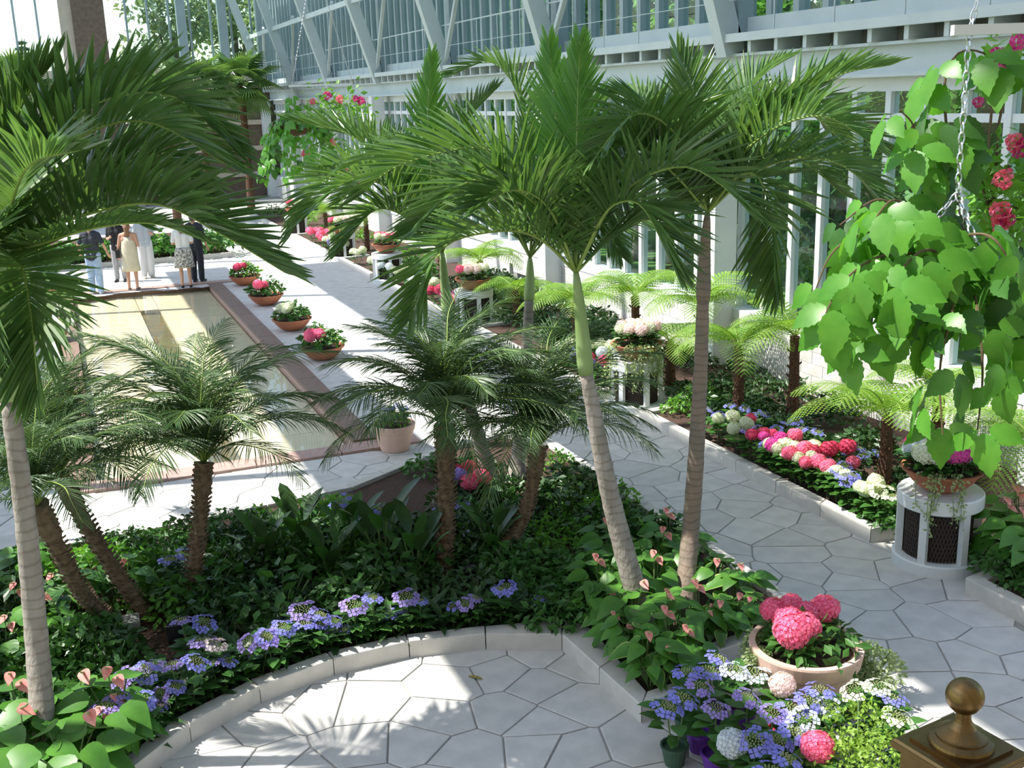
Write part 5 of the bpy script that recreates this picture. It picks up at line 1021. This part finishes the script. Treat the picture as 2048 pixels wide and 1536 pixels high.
while y < 56:
    k = (0, 1, 2, 1)[i % 4]; tree(14.8+R.uniform(-.2, .6), y, R.uniform(2.6, 3.6), k, R.uniform(.8, .95), tl[k], 'trees outside the side wall, kind %d' % k); k = (1, 2, 0)[i % 3]; tree(18+R.uniform(-.8, .8), y+2, R.uniform(5.0, 6.5), k, 1.25, tl[k], 'trees outside the side wall, kind %d' % k); y += 4.2; i += 1
for x, y, zc, sc in [(7, 66, 8.5, 1.2), (11, 70, 9, 1.3), (14, 63, 8, 1.2), (16, 72, 9, 1.4), (19, 64, 9, 1.4)]: tree(x, y, zc, 3, sc, 'pale sunlit tree beyond the end windows', 'pale trees beyond the end windows')
cn = MB(); rg = random.Random(3)
for k in range(26):
    z = 1.0+7.6*k/26; r = 2.1*(1-k/27)**.9
    for j in range(9):
        a = j*.7+k*1.3; d = Vector((math.cos(a), math.sin(a), -.25)); p = Vector((0, 0, z))
        for q in range(9): c = p+d*r*(q+1)/9; cn.add([c+Vector((rg.uniform(-.2, .2), rg.uniform(-.2, .2), rg.uniform(-.1, .1))) for _ in range(4)], [(0, 1, 2, 3)])
CON = cn.mesh('needles', M['pine'])
for x, y, s_, lb in [(-.9, 72, 1.02, 'blue grey conifer beyond the left end window'), (-3.4, 78, .9, 'smaller blue grey conifer farther beyond the left end window'), (-5.5, 74, .8, 'low blue grey conifer at the edge of the end window')]:
    root = thing('conifer', lb, 'tree', (x, y, -.3)); b = MB(); b.tube([(0, 0, -.05), (0, 0, 8.4*s_)], [.22, .03], 8); ob('trunk', b.mesh('trunk', M['bark']), root); ob('needles', CON, root, S(s_), 'stuff')
# ================================================================== labels that count along a row from a landmark
ORD = 'first second third fourth fifth sixth seventh eighth ninth tenth eleventh twelfth thirteenth fourteenth fifteenth sixteenth'.split()
def count_from(group, desc, tail, xy):
    q = sorted([o for o in C.objects if o.parent is None and o.get('group') == group], key=lambda o: (o.matrix_basis.translation.xy-Vector(xy)).length)
    if 1 < len(q) <= 16:
        for k, o in enumerate(q): o['label'] = ('%s %s counting from %s' % (ORD[k], desc, tail)) if k else '%s nearest to %s' % (desc, tail)
BIGP = (fl(92, 1560, SOIL).x, fl(92, 1560, SOIL).y); LEAN = (fl(1290, 1238, SOIL).x, fl(1290, 1238, SOIL).y); PD1 = (7.25, PEDY[0]); PTX = (POT.x, POT.y)
count_from('sunlit lacecap hydrangeas by the curved kerb', 'sunlit violet blue lacecap behind the curved kerb', 'the large plaza palm', BIGP)
count_from('shaded lacecap hydrangeas by the curved kerb', 'shaded blue lacecap behind the curved kerb', 'the leaning palm trunk', LEAN)
count_from('faded lacecap hydrangeas', 'faded pinkish lacecap hydrangea', 'the large plaza palm', BIGP)
count_from('blue hydrangeas at the back of the palm bed', 'blue hydrangea at the back of the palm bed', 'the leaning palm trunk', LEAN)
for c in ('blue', 'violet', 'creamy white', 'bright pink', 'deep rose', 'magenta'):
    for kd in ('mophead', 'lacecap'): count_from('%s %s hydrangeas beside the path kerb' % (c, kd), '%s %s by the path kerb' % (c, kd), 'the nearest pedestal', PD1)
for c in CN.values():
    count_from('%s hydrangeas between the middle pedestals' % c, '%s hydrangea between the middle pedestals' % c, 'the nearest pedestal', PD1)
    count_from('%s hydrangeas beside the far stretch of the path' % c, '%s hydrangea along the far path' % c, 'the nearest pedestal', PD1)
    for kd in ('lace', 'mop'): count_from('potted %s %s hydrangeas round the big pot' % (c, kd), 'potted %s hydrangea around the big pot' % c, 'the brass newel post', (NB.x, NB.y))
count_from('blue hydrangeas past the near pedestal', 'blue lacecap in the bed past the pedestal', 'the nearest pedestal', PD1)
count_from('anthuriums in the kerb corner', 'salmon flowered anthurium in the kerb corner', 'the leaning palm trunk', LEAN)
count_from('anthuriums beside the big pale pot', 'yellow edged anthurium beside the big pale pot', 'the big pale pot', PTX)
count_from('anthuriums between the two tall trunks', 'dark anthurium between the two tall trunks', 'the leaning palm trunk', LEAN)
count_from('anthuriums at the foot of the large plaza palm', 'broad leaved anthurium under the large plaza palm', 'its trunk', BIGP)
count_from('anthuriums behind the large plaza palm trunk', 'anthurium behind the large plaza palm', 'its trunk', BIGP)
count_from('anthuriums past the near pedestal', 'bright anthurium past the near pedestal', 'the nearest pedestal', PD1)
